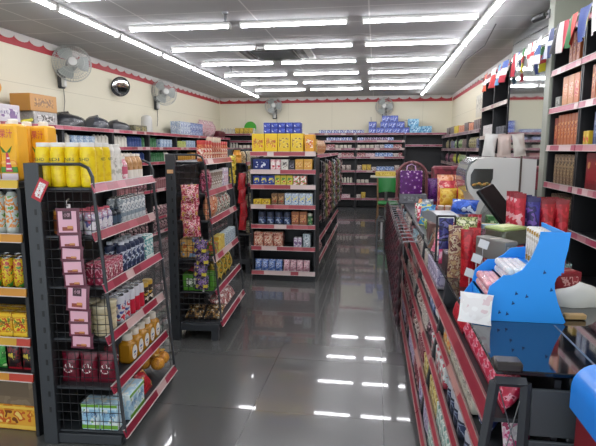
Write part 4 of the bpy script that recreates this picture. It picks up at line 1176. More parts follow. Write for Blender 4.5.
run(RW, .5, 4.5, .03, 1.601, [(r[0], 4, 'olive snack pouch'), (r[6], 3, 'navy carton'), (r[5], 5, 'green snack pouch'), (r[4], 3, 'brown carton')], 'second shelf of ' + WR, FE, gap=.02)
run(RW, .5, 4.3, .03, 1.301, [(r[7], 6, 'plum snack pouch'), (r[1], 4, 'lime snack pouch'), (r[5], 5, 'green snack pouch')], 'third shelf of ' + WR, FE, gap=.02)
run(RW, .5, 3.8, .03, .961, [(r[0], 6, 'olive snack pouch'), (r[5], 5, 'green snack pouch'), (r[1], 2, 'lime snack pouch')], 'fourth shelf of ' + WR, FE, gap=.02)

DC = F(1.6, 8.36, RAD(-90))
shelving(DC, 1.6, [.1, .5, .9, 1.36, 1.78, 2.2, 2.6], .33, 2.66, 'tall dark cabinet between the shelving and the wall mirror', 'tall_cabinet', 'cabinet', '#1b1c1f', seed=101, base=.08, sh=.05, tilt=5, pal=('#a8988c', '#b8a89c', '#8a5058'), split=[.8])
cw = carton(.2, .16, .17, ['#d8d4d0', '#c0bcb8', '#e4e0dc'], ['#8a8684', '#e0dcd8', '#3a3838'])
run(DC, .08, .72, .03, 1.781, [(cw, 2, 'white box')], 'far side of tall dark cabinet', FE)
run(DC, .95, 1.5, .03, 1.781, [(carton(.14, .14, .12, ['#4a4c50', '#6a6c70'], ['#c8c8c8', '#5a5c60']), 2, 'grey box')], 'near side of tall dark cabinet', FE)
run(DC, .95, 1.5, .03, 1.361, [(r[4], 3, 'brown carton')], 'near side of tall dark cabinet', FE)
run(DC, .08, .7, .03, 1.361, [(r[4], 3, 'brown carton')], 'far side of tall dark cabinet', FE)

# gift cabinets beside the pillar
LG = [.15, .55, .92, 1.28, 1.62, 1.96, 2.30, 2.62]
PG = ('#b0586c', '#c48a90', '#a8405a', '#d0b4b4')
GC1 = F(1.6, 5.15, RAD(-90)); GC2 = F(1.6, 4.44, RAD(-90)); GC3 = F(1.6, 3.55, RAD(-90))
shelving(GC1, .7, LG, .34, 2.65, 'tall dark gift cabinet next to the grey pillar', 'tall_cabinet', 'cabinet', '#1b1c1f', seed=111, base=.12, sh=.05, tilt=5, pal=PG)
shelving(GC2, .88, LG, .34, 2.65, 'tall dark gift cabinet one bay from the grey pillar', 'tall_cabinet', 'cabinet', '#1b1c1f', seed=112, base=.12, sh=.05, tilt=5, pal=PG)
shelving(GC3, .9, LG, .34, 2.65, 'tall dark gift cabinet nearest the camera, behind the counter', 'tall_cabinet', 'cabinet', '#1b1c1f', seed=113, base=.12, sh=.05, tilt=5, pal=PG)
go = carton(.13, .1, .27, '#c88a5c', [26, '#d8a078', '#b8502c', '#e0b894', '#c88a5c'], None, 'gift_box', 'box')
gr2 = carton(.11, .1, .27, '#c87850', [26, '#b82a28', '#d89a70', '#c84838'], None, 'gift_box', 'box')
gs = carton(.12, .1, .11, '#7a7c74', ['#9a9c94', '#5a5c54'], None, 'gift_box', 'box')
gb1 = carton(.075, .12, .28, '#a8582c', [30, '#c07840', '#8a2c20', '#d8a060'], None, 'gift_box', 'box')
gb2 = carton(.085, .12, .26, '#8a3828', [30, '#a84c30', '#c89058', '#7a2820'], None, 'gift_box', 'box')
gk = carton(.075, .12, .27, ['#6a5440', '#8a7458', '#4a3828', '#a89070'], ['#7a6448', '#a89068', '#3a2c20'], None, 'gift_box', 'box')
rd = carton(.24, .12, .29, '#7c1820', [10, '#8c1c24', '#8c1c24', '#c89058'], '#6a1018', 'gift_box', 'box')
bb2 = carton(.1, .12, .26, '#30426a', ['#4a6090', '#8a98b0', '#283858'], None, 'gift_box', 'box')
WG1 = 'cabinet beside pillar'; WG2 = 'cabinet one bay from pillar'
FP = 'from pillar'
x = row(gs, GC1, .06, .03, 1.961, 1, 'grey gift box', WG1, FP)
x = row(go, GC1, .2, .04, 1.961, 2, 'orange gift box', 'upper shelf, ' + WG1, FP, .005)
x = row(gr2, GC1, x, .04, 1.961, 1, 'red and orange gift box', 'upper shelf, ' + WG1, FP)
x = row(gb2, GC1, .06, .04, 1.621, 1, 'dark red gift box', 'second shelf, ' + WG1, FP)
x = row(gb1, GC1, x, .04, 1.621, 6, 'copper gift box', 'second shelf, ' + WG1, FP, .004)
x = row(gk, GC1, .12, .04, 1.281, 6, 'brown patterned gift box', 'third shelf, ' + WG1, FP, .006)
x = row(gb1, GC1, .3, .04, 2.301, 3, 'copper gift box', 'topmost shelf, ' + WG1, FP, .006)
x = row(gk, GC1, .1, .04, .921, 6, 'brown patterned gift box', 'low shelf, ' + WG1, FP, .006)
x = row(gb1, GC2, .12, .04, 1.961, 3, 'copper gift box', 'upper shelf, ' + WG2, FP, .006)
x = row(go, GC2, x, .04, 1.961, 3, 'orange gift box', 'upper shelf, ' + WG2, FP, .006)
x = row(carton(.05, .1, .12, '#c8a82c', ['#d8c04a', '#c8502c']), GC2, .06, .03, 1.621, 2, 'small yellow carton', WG2, FP)
x = row(bb2, GC2, .22, .04, 1.621, 2, 'blue gift box', 'second shelf, ' + WG2, FP, .006)
x = row(gs, GC2, x + .04, .04, 1.621, 2, 'grey gift box', 'second shelf, ' + WG2, FP, .006)
x = row(rd, GC2, .14, .04, 1.281, 2, 'large dark red gift box', 'third shelf, ' + WG2, FP, .01)
x = row(go, GC2, .4, .04, 2.301, 3, 'orange gift box', 'topmost shelf, ' + WG2, FP, .006)
x = row(rd, GC3, .05, .04, 1.281, 3, 'large dark red gift box', 'cabinet nearest the camera', FP, .01)
x = row(go, GC3, .05, .04, 1.621, 5, 'orange gift box', 'cabinet nearest the camera', FP, .01)

# ------------------------------------------------------------------ flags
fl = empty('flag_string', 'white cord along the cabinet tops that carries the small flags', 'string', (1.56, 0, 2.66))
ob('cord', MB().tube([(0, 8.3, 0), (0, 6.8, -.012), (0, 5.25, .0), (0, 4.4, -.006), (0, 3.6, 0)], .006, 5).mesh('cord', [mat('#d8d8d4')]), fl)
for y in (8.3, 6.72, 5.235, 3.62):
    ob('tie', MB().box(.02, y, -.01, .05, .012, .02).mesh('tie', [mat('#8a8c8a')]), fl)
FLAGS = [('h', ['#c8502c', '#d8d8d4', '#c8502c'], 'orange and white striped'), ('h', ['#e0e0dc', '#c83a3a', '#c83a3a'], 'white over red'), ('h', ['#5a98c8', '#e0e0dc', '#5a98c8'], 'pale blue and white striped'), ('h', ['#2a50a0', '#e0e0dc', '#b8283a'], 'blue, white and red striped'),
         ('v', ['#b8283a', '#e0e0dc', '#2a3c8a'], 'red, white and navy upright striped'), ('h', ['#2a7a34', '#c83030', '#d8c828'], 'green, red and yellow striped'), ('x', ['#e0e0dc', '#c02030'], 'white with a red cross'), ('h', ['#d8d8d8', '#3a5a98', '#d8d8d8'], 'white and steel blue striped'), ('x', ['#24386c', '#c8ccd8'], 'navy with a pale cross'),
         ('v', ['#26262a', '#d8d4d0', '#b02a3c'], 'black, white and crimson upright striped'), ('v', ['#2a6a38', '#c83a34', '#c83a34'], 'green and red'), ('d', ['#2c4488', '#c8c430'], 'blue with a yellow diagonal corner'), ('k', ['#e0e0dc', '#b8283a', '#24408c'], 'white with a red and blue disc')]
ys = [7.72, 7.25, 6.92, 6.62, 6.12, 5.82, 5.55, 5.33, 5.0, 4.72, 4.46, 4.22, 3.98]
for i, ((st, cs, d), y) in enumerate(zip(FLAGS, ys)):
    w, h = (.2, .25)
    m = MB(); n = 6
    def pt(u, v, off=0):
        return (off + .018 * sin(5 * u + i + 2 * v) * (.3 + v), -(u - .5) * w + .02 * v * sin(i), -h * v)
    def patch(u0, u1, v0, v1, mi, off=0):
        vs = []; fs = []
        for j in range(n + 1):
            for k in range(n + 1):
                vs.append(pt(u0 + (u1 - u0) * k / n, v0 + (v1 - v0) * j / n, off))
        for j in range(n):
            for k in range(n): fs.append((j * (n + 1) + k, j * (n + 1) + k + 1, (j + 1) * (n + 1) + k + 1, (j + 1) * (n + 1) + k))
        m.add(vs, fs, mi)
    if st == 'h':
        for q in range(3): patch(0, 1, q / 3, (q + 1) / 3, q)
    elif st == 'v':
        for q in range(3): patch(q / 3, (q + 1) / 3, 0, 1, q)
    else:
        patch(0, 1, 0, 1, 0)
        if st == 'x':
            patch(.4, .6, 0, 1, 1, -.003); patch(0, 1, .42, .58, 1, -.003)
        if st == 'd':
            vs = [pt(1, 0, -.004), pt(1, .5, -.004), pt(1, 1, -.004), pt(.4, 1, -.004), pt(.7, .5, -.004)]; m.add(vs, [(0, 1, 4), (1, 2, 3, 4)], 1)
        if st == 'k':
            for a0, mi in ((0, 1), (pi, 2)):
                vs = [pt(.5, .5, -.005)] + [pt(.5 + .26 * cos(a0 + pi * q / 8), .5 - .2 * sin(a0 + pi * q / 8), -.005) for q in range(9)]
                m.add(vs, [(0, q, q + 1) for q in range(1, 9)], mi)
    me = m.mesh('small_flag', [mat(c, .6) for c in cs])
    tag(ob('small_flag', me, None, (1.525, y, 2.655), (0, RAD(6), RAD(8 * sin(i * 2.3)))), 'small %s flag hanging from the cord over the cabinets' % d, 'flag', 'small flags over the cabinets')

# ================================================================== LOW SLOPED RACK ALONG THE COUNTER
RL = 6.0
RR = F(.545, 7.6, RAD(-89.55), 0, [1.2 * k for k in range(5)])
LV = [(.10, .295), (.265, .265), (.425, .235), (.58, .205), (.735, .195)]
WS = 'sloped counter rack'
for k in range(5):
    fr = F(*RR.w((k * 1.2, 0, 0))[:2], RR.rz)
    rk = empty('sloped_rack', '%s section from the far end of the low sloped rack along the counter' % ORD[k], 'shelving', fr.w((0, 0, 0)), fr.rz, 'sections of the low sloped rack')
    K = mat(CHAR, .4)
    ob('back_panel', MB().box(.6, -.01, .45, 1.19, .02, .86).mesh('back_panel', [mat(BLK)]), rk)
    for x in ((.012, 1.188) if k < 4 else (.012,)):
        ob('side_panel', MB().prism([(-.02, .03), (-.30, .03), (-.30, .1), (-.20, .735), (-.185, .885), (-.02, .885)], x - .01, x + .01, 'x').mesh('side_panel', [K]), rk)
    ob('plinth', MB().box(.6, -.135, .04, 1.16, .23, .08).mesh('plinth', [mat('#1c1d1f')]), rk)
    for i, (z, d) in enumerate(LV):
        s_ = ob('shelf', MB().box(.6, -d / 2 - .02, z - .01, 1.16, d - .04, .014).mesh('shelf', [K]), rk)
        ob('price_strip', strip(1.19, ('#8c2034', '#9a2a3c', '#8c2034', '#a03844', '#b88880'), .032 if i < 4 else .05, 120 + k * 7 + i, 30, .24, '#a88884'), s_, (.005, -d - .012, z))
    if k in (1, 2): ob('top_rail', MB().tube([(.02, -.19, .93), (1.18, -.19, .93)], .008, 6).tube([(.02, -.19, .9), (.02, -.19, .93)], .008, 6).tube([(1.18, -.19, .9), (1.18, -.19, .93)], .008, 6).mesh('top_rail', [K]), rk)
    if k < 4: ob('top_board', MB().box(.6, -.1, .89, 1.19, .17, .016).mesh('top_board', [K]), rk)
NR = 'from near end'
def srow(t, x_near, y, z, n, desc, where, gap=.006, bare=False, rz=0, tilt=0, jit=0.0):
    """counted from the camera end; x_near is the distance from the near end"""
    for i in range(n):
        lab = (desc if n == 1 else '%s %s %s' % (ORD[i], desc, NR)) + ', ' + where
        for c_ in reversed(RR.cuts):
            if RL - x_near - t.w - .03 < c_ < RL - x_near + .03: x_near = RL - c_ + .032
        put(t, RR, (RL - x_near - t.w / 2, y + t.d / 2 - .003, z), lab, desc + ', ' + where if n > 1 else None, rz + random.uniform(-1, 1) * jit, tilt, bare=bare)
        x_near += t.w + gap
    return x_near
# top tier, d=.195
rp = pouch(.1, .13, .07, [40, '#c02848', '#d03c5c', '#e8a0b0', '#a01c38'], '#a01c38', 'candy_pouch', 'pouch', None, 81)
x = srow(rp, .04, -.19, .737, 7, 'pink-red candy pouch', 'top tier of ' + WS, .001, tilt=RAD(-24))
x = srow(pouch(.13, .12, .055, ['#b81c30', '#c83040', '#8a1020'], None, 'candy_pouch', 'pouch', None, 82), x + .02, -.19, .737, 2, 'red candy pouch', 'top tier of ' + WS, .004, tilt=RAD(-18))
x = srow(pouch(.14, .125, .06, [24, '#5a9a2c', '#7ab848', '#3a7420', '#c8d890'], None, 'candy_pouch', 'pouch', None, 83), x + .02, -.19, .737, 1, 'green candy pouch', 'top tier of ' + WS, tilt=RAD(-18))
lav = carton(.1, .06, .12, ['#b8b0c8', '#8a80a8', '#d8d4e0'], ['#e0dce8', '#5a5080', '#a8a0c0'], None, 'carton', 'box')
x = srow(lav, x + .16, -.185, .737, 5, 'lilac carton', 'top tier of ' + WS, .006)
mis = [carton(.09, .06, .11, ['#c8c0b8', '#a0988c', '#e0dcd4'], ['#8a4a44', '#e0d8d0', '#6a6058'], None, 'carton', 'box'), carton(.1, .06, .1, ['#8ab0c0', '#b8d0d4', '#5a8a98'], ['#e0e4e0', '#4a7c8c'], None, 'carton', 'box'),
       pouch(.1, .115, .045, ['#b8aca4', '#d8d0c8', '#8a7c70', '#6a3c40'], None, 'snack_pouch', 'pouch', None, 84), carton(.08, .06, .1, ['#6a2834', '#8a4450', '#c8a8a4'], ['#d8c8c0', '#7a2430'], None, 'carton', 'box')]
def srun(x, x1, y, z, seq, where, gap=.008, bare=True, tilt=0, jit=.1):
    k = 0; cnt = {}
    while True:
        t, n, d = seq[k % len(seq)]
        while n and x + n * (t.w + gap) > x1: n -= 1
        if n == 0: break
        c = cnt.get(d, 0); cnt[d] = c + 1
        dd = d if c == 0 else d + ' in %s batch' % ORD[c]
        x = srow(t, x, y, z, n, dd, where, gap, bare, 0, tilt, jit); k += 1
srun(x + .05, 5.6, -.185, .737, [(mis[0], 4, 'grey-brown carton'), (mis[2], 4, 'beige pouch'), (mis[1], 3, 'pale blue carton'), (mis[3], 4, 'wine red carton')], 'top tier of ' + WS)
pkx = pouch(.1, .13, .05, [34, '#c8487c', '#e0a0bc', '#e8dce0', '#a82c5c'], None, 'pink_pouch', 'pouch', ['#e8e4e4', '#d8d0d4'], 89)
put(pkx, F(*RR.w((RL - .075, -.095, 0))[:2], 0, .582), (0, 0, 0), 'pink pouch with white label seen through the black end frame', None, RAD(10), RAD(-20))
# second tier, d=.205
wl = carton(.105, .07, .115, '#c8c4b4', [40, '#d8d4c8', '#4a463c', '#c8c4b4', '#8a8474'], None, 'carton', 'box')
nv = pouch(.13, .12, .06, [30, '#1e2a54', '#283868', '#c8d0e0', '#1a2448'], None, 'snack_pouch', 'pouch', None, 86)
og = carton(.1, .06, .1, ['#d8b870', '#c87838', '#e8dcb0'], ['#d87828', '#e8d080', '#6a9ac0'], None, 'carton', 'box')
x = srow(nv, .15, -.2, .582, 1, 'navy snack pouch', 'second tier of ' + WS, tilt=RAD(-12))
x = srow(wl, x + .02, -.2, .582, 5, 'cream carton with black emblem', 'second tier of ' + WS, .006)
x = srow(og, x + .02, -.2, .582, 2, 'orange and cream carton', 'second tier of ' + WS, .006)
x = srow(pouch(.12, .115, .05, ['#d8d8d4', '#c0c4c4', '#8a9aa0'], None, 'snack_pouch', 'pouch', None, 87), x + .05, -.2, .582, 2, 'white pouch', 'second tier of ' + WS)
x = srow(carton(.11, .07, .1, ['#2a5a9a', '#4a7ab8', '#1c3c6c'], ['#c8d4e4', '#2a5a9a'], None, 'carton', 'box'), x + .02, -.2, .582, 2, 'blue carton', 'second tier of ' + WS)
srun(x + .05, 5.6, -.2, .582, [(mis[2], 5, 'beige pouch'), (mis[3], 4, 'wine red carton'), (mis[0], 4, 'grey-brown carton')], 'second tier of ' + WS)
# third tier, d=.235
nj = jar(.042, .11, '#20283c', '#b0b2ba', ['#2c3858', '#8a94ac', '#20283c'], lidh=.3)
x = srow(nj, .03, -.23, .427, 3, 'navy silver-lidded jar', 'third tier of ' + WS, .01)
x = srow(nj, x + .06, -.23, .427, 4, 'navy silver-lidded jar past the gap', 'third tier of ' + WS, .01)
wt = carton(.1, .08, .11, ['#e0e0dc', '#c8d0d0', '#b84a5a'], ['#e8e8e4', '#4a8a80', '#d05868'], None, 'carton', 'box')
x = srow(wt, x + .08, -.23, .427, 4, 'white and red carton', 'third tier of ' + WS, .006)
x = srow(pouch(.12, .11, .05, ['#3a2430', '#5a3848', '#c8a8b0'], None, 'snack_pouch', 'pouch', None, 88), x + .02, -.23, .427, 2, 'dark plum pouch', 'third tier of ' + WS)
srun(x + .03, 3.4, -.23, .427, [(mis[0], 3, 'grey-brown carton'), (mis[2], 4, 'beige pouch')], 'third tier of ' + WS)
# fourth tier
yj = jar(.034, .1, '#c8a860', '#c8bca0', ['#d8c080', '#8a5a30'], lidh=.25)
x = srow(yj, .03, -.26, .267, 5, 'small golden jar', 'fourth tier of ' + WS, .008)
pt_ = carton(.09, .07, .11, ['#a8c8c0', '#d8e0d8', '#6a9a90'], ['#e0e4dc', '#5a8a80'], None, 'carton', 'box')
x = srow(pt_, x + .02, -.26, .267, 4, 'pale mint carton', 'fourth tier of ' + WS)
x = srow(carton(.09, .07, .11, ['#c8b45c', '#d8cc88', '#a88c3c'], ['#e0d8a0', '#8a6a2c'], None, 'carton', 'box'), x + .01, -.26, .267, 5, 'yellow carton', 'fourth tier of ' + WS)
srun(x + .03, 3.4, -.26, .267, [(mis[3], 4, 'wine red carton'), (mis[2], 4, 'beige pouch')], 'fourth tier of ' + WS)
# bottom tier
bj = jar(.036, .11, '#2a3a5c', '#8aa0b8', ['#c8d0d8', '#3a5080'], lidh=.25)
x = srow(bj, .03, -.29, .102, 6, 'blue jar', 'bottom tier of ' + WS, .008)
x = srow(pt_, x + .02, -.285, .102, 4, 'pale mint carton', 'bottom tier of ' + WS)
srun(x + .03, 3.4, -.285, .102, [(lav, 4, 'lilac carton'), (mis[3], 4, 'wine red carton')], 'bottom tier of ' + WS)
# dark sachet strips hanging over the far half
HD = [[40, '#2a2024', '#3c2c32', '#1c1618', '#6a545c'], [40, '#4a1c28', '#6a2c38', '#2c1018', '#a88088'], [40, '#30262a', '#48363c', '#1c1618', '#806870']]
for k in range(18):
    dx = 5.85 - k * .19
    hang(RR, (RL - 2.45 - k * .19, -.365 + .0 * k, .84), 6, .135, .13, .045, HD[k % 3], '%s strip of dark sachets from the camera end, hanging along the sloped counter rack' % ORD[k], group='dark sachet strips on the sloped rack', seeds=k, step=.115, reach=.15)

# near end of the low rack: open black end frame with a pad on top
ef = empty('rack_end_frame', 'open black frame closing the camera end of the low sloped rack', 'frame', RR.w((RL + .018, 0, 0)), RR.rz)
K = mat('#3c3e43', .35)
def bar(p, q, w): return MB().tube([p, q], w, 4).mesh('bar', [K])
m = MB()
for p, q in (((0, -.205, .876), (0, -.112, .876)), ((0, -.112, .876), (0, -.112, .02)), ((0, -.205, .876), (0, -.30, .02)), ((0, -.30, .03), (0, -.112, .03))):
    m.tube([p, q], .017, 4)
ob('frame_bars', m.mesh('frame_bars', [K]), ef)
ob('corner_pad', MB().box(-.01, -.17, .930, .06, .085, .034, 0, .008).mesh('corner_pad', [mat('#2b2524', .35)]), ef)
m = MB()
for a, b in (((-.19, .85), (-.115, .6)), ((-.23, .6), (-.115, .35)), ((-.12, .85), (-.2, .45))): m.tube([(0, a[0], a[1]), (0, b[0], b[1])], .002, 4)
ob('wire_braces', m.mesh('wire_braces', [mat('#8a8c90', .3, .7)]), ef)

# ================================================================== COUNTER
CT = .912
ct = empty('glass_counter', 'long dark counter with a black glass top behind the low sloped rack', 'counter', (.61, 1.6, 0))
ob('body', MB().box(.21, 1.9, .44, .40, 3.8, .87, 0, .004).mesh('body', [mat('#33363a', .4)]), ct)
ob('end_panel', MB().box(.15, -.008, .775, .52, .012, .16, 0, .004).mesh('end_panel', [mat('#43474b', .4)]), ct)
ob('end_panel', MB().box(.15, -.008, .36, .52, .012, .64, 0, .004).mesh('end_panel', [mat('#43474b', .4)]), ct)
ob('edge_frame', MB().box(.21, 1.9, .886, .424, 3.83, .02, 0, .003).mesh('edge_frame', [mat('#17181a', .3)]), ct)
ob('glass_top', MB().box(.21, 2.49, .904, .42, 2.61, .016, 0, .003).box(.1, .585, .904, .64, 1.2, .016, 0, .003).mesh('glass_top', [mat('#10151c', .05, 0, .6, .6)]), ct)
ob('top_seam', MB().box(.1, .23, .9125, .008, .42, .002).mesh('top_seam', [mat('#5a7088', .2)]), ct)

# icebox at the lower corner
ib = empty('ice_box', 'red box with rounded bright blue lid at the near end of the counter', 'box', (.594, .84, 0))
ob('box_body', MB().box(.2, .33, .42, .40, .64, .84, 0, .01).mesh('box_body', [mat('#7c1420', .35)]), ib)
pr_ = [(-.01, .842), (-.01, .905)] + [(.06 - .07 * cos(pi * k / 16), .905 + .075 * sin(pi * k / 16)) for k in range(1, 9)] + [(.34 + .07 * sin(pi * k / 16), .905 + .075 * cos(pi * k / 16)) for k in range(0, 9)] + [(.41, .842)]
m = MB().prism(pr_, -.01, .67)
ob('lid', m.mesh('lid', [mat('#2a86e6', .22)], 30), ib)

# blue counter display
bx = empty('counter_display', 'bright blue cardboard sweet display with cut-out sides standing on the glass counter', 'display', (0, 2.06, CT + .001))
B = mat('#2a9cfa', .45)
poly = [(.398, 0), (.75, 0), (.757, .008), (.742, .04), (.722, .09), (.708, .14), (.706, .165), (.712, .185), (.728, .205), (.746, .30), (.752, .368), (.642, .368), (.636, .325), (.612, .258), (.582, .213), (.545, .19), (.515, .19), (.462, .14), (.452, .085)]
poly2 = poly[:8] + [(.728, .205), (.735, .255), (.70, .255), (.612, .245)] + poly[14:]
for y, pg in ((0, poly), (.30, poly2)):
    ob('side_panel', MB().prism(pg, y, y + .006).mesh('side_panel', [B]), bx)
ob('back_panel', MB().box(.737, .153, .285, .006, .29, .16).mesh('back_panel', [B]), bx)
for x0, x1, z in ((.455, .535, .085), (.535, .635, .145), (.635, .73, .2)):
    ob('tray', MB().box((x0 + x1) / 2, .153, z - .003, x1 - x0, .292, .006).box(x0 + .003, .153, (z - .06) / 2 + z * 0 + .06 if 0 else z - .03, .006, .292, .06).mesh('tray', [B]), bx)
m = MB(); rnd = random.Random(5)
for k in range(9):
    x, z = [(.5, .03), (.53, .025), (.43, .03), (.46, .045), (.55, .07), (.6, .1), (.69, .13), (.66, .2), (.56, .11)][k]
    m.prism([(x, z), (x + .012, z + .004), (x + .009, z + .01), (x + .002, z + .009)], -.0012, .001)
    m.box(x + .004, -.0006, z + .012, .003, .001, .006)
ob('printed_marks', m.mesh('printed_marks', [mat('#123a78')]), bx)
DS = F(0, 2.06, 0, CT + .001)
def roll_pack(col, end, name, n=4):
    m = MB(); r = .0175
    for i in range(n):
        for j in range(2):
            Mx = Matrix.Translation(((i - (n - 1) / 2) * .0238, 0, .018 + j * .031)) @ Matrix.Rotation(RAD(-90), 4, 'X')
            m.lathe([(.004, -.115), (.012, -.112), (r * .95, -.1), (r, -.08), (r, .1), (r * .8, .114), (.003, .117)], 10, j * 0, M=Mx)
    p = MB().box(.0, 0, .036, n * .0238 + .006, .19, .07, 0, .012)
    return T(name, 'sweets', m.mesh(name, [MT(col)]), .1, .23, .064, [('clear_wrap', p.mesh('clear_wrap', [glass('#f0e0e4', .1, .22)]), (0, 0, 0))])
put(roll_pack([30, '#d88a98', '#e0a0aa', '#e8c0c4'], None, 'sweet_roll_pack', 3), DS, (.4935, .125, .0865), 'pack of pink sweet rolls in the lower tray of the blue display')
put(roll_pack([30, '#d8dce0', '#c8d4dc', '#e8e8ea'], None, 'sweet_roll_pack', 4), DS, (.581, .125, .1485), 'pack of white sweet rolls in the middle tray of the blue display')
cd = MB().box(0, 0, .065, .012, .13, .13, 0, .003)
card = carton(.068, .012, .15, ['#d8d4cc', '#e4e0dc', '#c8c0b4'], [60, '#e8e4e0', '#5a3a78', '#e4e0d8'], '#b8903c', 'sachet_card', 'card', None)
for i in range(6):
    put(card, DS, (.688 + .004 * i * .3, .06 + i * .036, .201), '%s white sachet card from the camera, upper tray of the blue display' % ORD[i], 'white sachet cards', RAD(-12), RAD(-8))
wsh = pouch(.13, .12, .015, [12, '#f0eeee', '#e8e4e4', '#dcc4c8'], None, 'white_packet', 'packet', None, 91)
put(wsh, F(.40, 2.04, 0, CT), (0, -.03, .002), 'white printed packet leaning on the front corner of the blue display', None, RAD(-20), RAD(-14))
# pieces around the display
CF = F(0, 0, 0, CT + .001)     # world-aligned, on the counter
RF = F(0, 0, 0, .899); RG = F(0, 0, 0, CT + .001)          # world-aligned, on the rack's top board
put(pouch(.06, .30, .045, ['#b0141e', '#c01c28', '#980e18'], None, 'red_pouch', 'pouch', None, 92), RG, (.46, 2.56, 0), 'tall bright red pouch standing left of the blue display', None, RAD(-20), RAD(6))
put(pouch(.06, .29, .045, ['#b81824', '#a01018', '#c82c34'], None, 'red_pouch', 'pouch', None, 93), RG, (.515, 2.68, 0), 'second tall red pouch just behind the first', None, RAD(-15), RAD(4))
put(pouch(.075, .29, .05, [30, '#b89a70', '#8a5a4c', '#c8b898', '#6a3c38'], None, 'tan_pouch', 'pouch', None, 94), RG, (.43, 2.74, 0), 'tall tan and brown pouch behind the red pouches', None, RAD(-15), RAD(4))
put(pouch(.12, .2, .07, [34, '#8a9a54', '#c8d090', '#5a6a34', '#e0e0c0'], None, 'green_pouch', 'pouch', None, 95), RF, (.52, 2.93, .12), 'green and white snack pouch above the tan pouch', None, 0, RAD(-8))
put(carton(.2, .16, .119, '#3c2c30', ['#5a3a40', '#3c2c30'], None, 'carton', 'box'), RF, (.5, 2.94, 0), 'dark brown carton under the green and white pouch')
put(carton(.085, .16, .2, '#c8c4c0', ['#a8a4a0', '#d8d4d0'], None, 'carton', 'box'), CF, (.652, 2.66, 0), 'pale carton under the green tin')
tin = MB(); tin.box(0, 0, .045, .17, .13, .088, 0, .012); tl = MB().box(0, 0, .088, .176, .126, .018, 0, .006).box(0, 0, .0985, .12, .08, .003, 1)
put(T('green_tin', 'tin', tin.mesh('green_tin', [mat('#6a6c60', .3, .5)]), .17, .12, .1, [('lid', tl.mesh('lid', [mat('#9aac6c', .3), mat('#c8d49c')]), (0, 0, 0)), ('label_band', MB().box(0, -.0605, .045, .15, .002, .04).mesh('label_band', [mat('#b8c088')]), (0, 0, 0))]), CF, (.665, 2.68, .201), 'pale green tin with label lying tilted above the blue display', None, RAD(35), RAD(0), RAD(0))
put(carton(.075, .2, .1, '#7c7c78', ['#a8a8a4', '#6a6a66', '#c8c8c4'], '#8a8a88', 'carton', 'box'), CF, (.585, 2.525, .159), 'grey carton lying next to the green tin', None, RAD(30))
put(carton(.08, .16, .158, '#8a3038', ['#a84048', '#c89090'], None, 'carton', 'box'), CF, (.572, 2.545, 0), 'dark red carton under the grey carton')
for i, (x, y, z) in enumerate([(.51, 2.455, .23), (.478, 2.43, .165), (.445, 2.405, .10)]):
    o = empty('price_card', '%s of three white price cards on stems by the red pouches' % ['topmost', 'middle', 'lowest'][i], 'card', CF.w((x, y, 0)), RAD(-25), 'white price cards')
    ob('stem', MB().tube([(0, .003, .0), (0, .003, z)], .002, 5).mesh('stem', [mat('#c8c8c8', .3, .6)]), o)
    ob('base', MB().box(0, 0, .004, .03, .03, .008).mesh('base', [mat('#c8c8c8')]), o)
    ob('card', MB().box(0, 0, z + .012, .045, .002, .04, 0, 0, Matrix.Translation((0, 0, z)) @ Matrix.Rotation(RAD(15), 4, 'Y') @ Matrix.Translation((0, 0, -z))).mesh('card', [mat('#d8d8d8')]), o)
# upright red and violet bags in a tray
tr = empty('bag_tray', 'clear low tray of upright red and violet bags on the counter', 'tray', (.86, 2.85, CT + .001))
ob('tray_floor', MB().box(0, 0, .003, .30, .24, .006).mesh('tray_floor', [mat('#3a4044', .3)]), tr)
m = MB()
for y in (-.12, .12): m.box(0, y, .05, .30, .004, .1)
for x in (-.15, .15): m.box(x, 0, .05, .004, .24, .1)
ob('tray_wall', m.mesh('tray_wall', [glass('#a8d0d0', .05, .3)]), tr)
redb = pouch(.066, .42, .05, [12, '#a81424', '#b41c2c', '#98101e', '#c02838'], '#7c0c18', 'snack_bag', 'bag', None, 96)
redw = pouch(.062, .45, .05, [18, '#a8182c', '#c02c40', '#d8a0a8'], '#8a1424', 'snack_bag', 'bag', None, 97)
vio = pouch(.066, .43, .05, [16, '#2c2470', '#3a3088', '#241c58', '#6a4aa0'], '#241c58', 'snack_bag', 'bag', None, 98)
kinds = [(redw, 'red and pink'), (vio, 'violet'), (redb, 'glossy red'), (redb, 'glossy red')]
for r_ in range(3):
    for i, (t_, d) in enumerate(kinds):
        put(t_, F(.86, 2.85, 0, CT + .0075), (-.105 + i * .07, -.078 + r_ * .075, 0), '%s %s bag from the machine side, %s row of the clear tray' % (ORD[i], d, ['front', 'middle', 'back'][r_]), 'upright bags in the clear tray', RAD(random.uniform(-6, 2)), RAD(-3))
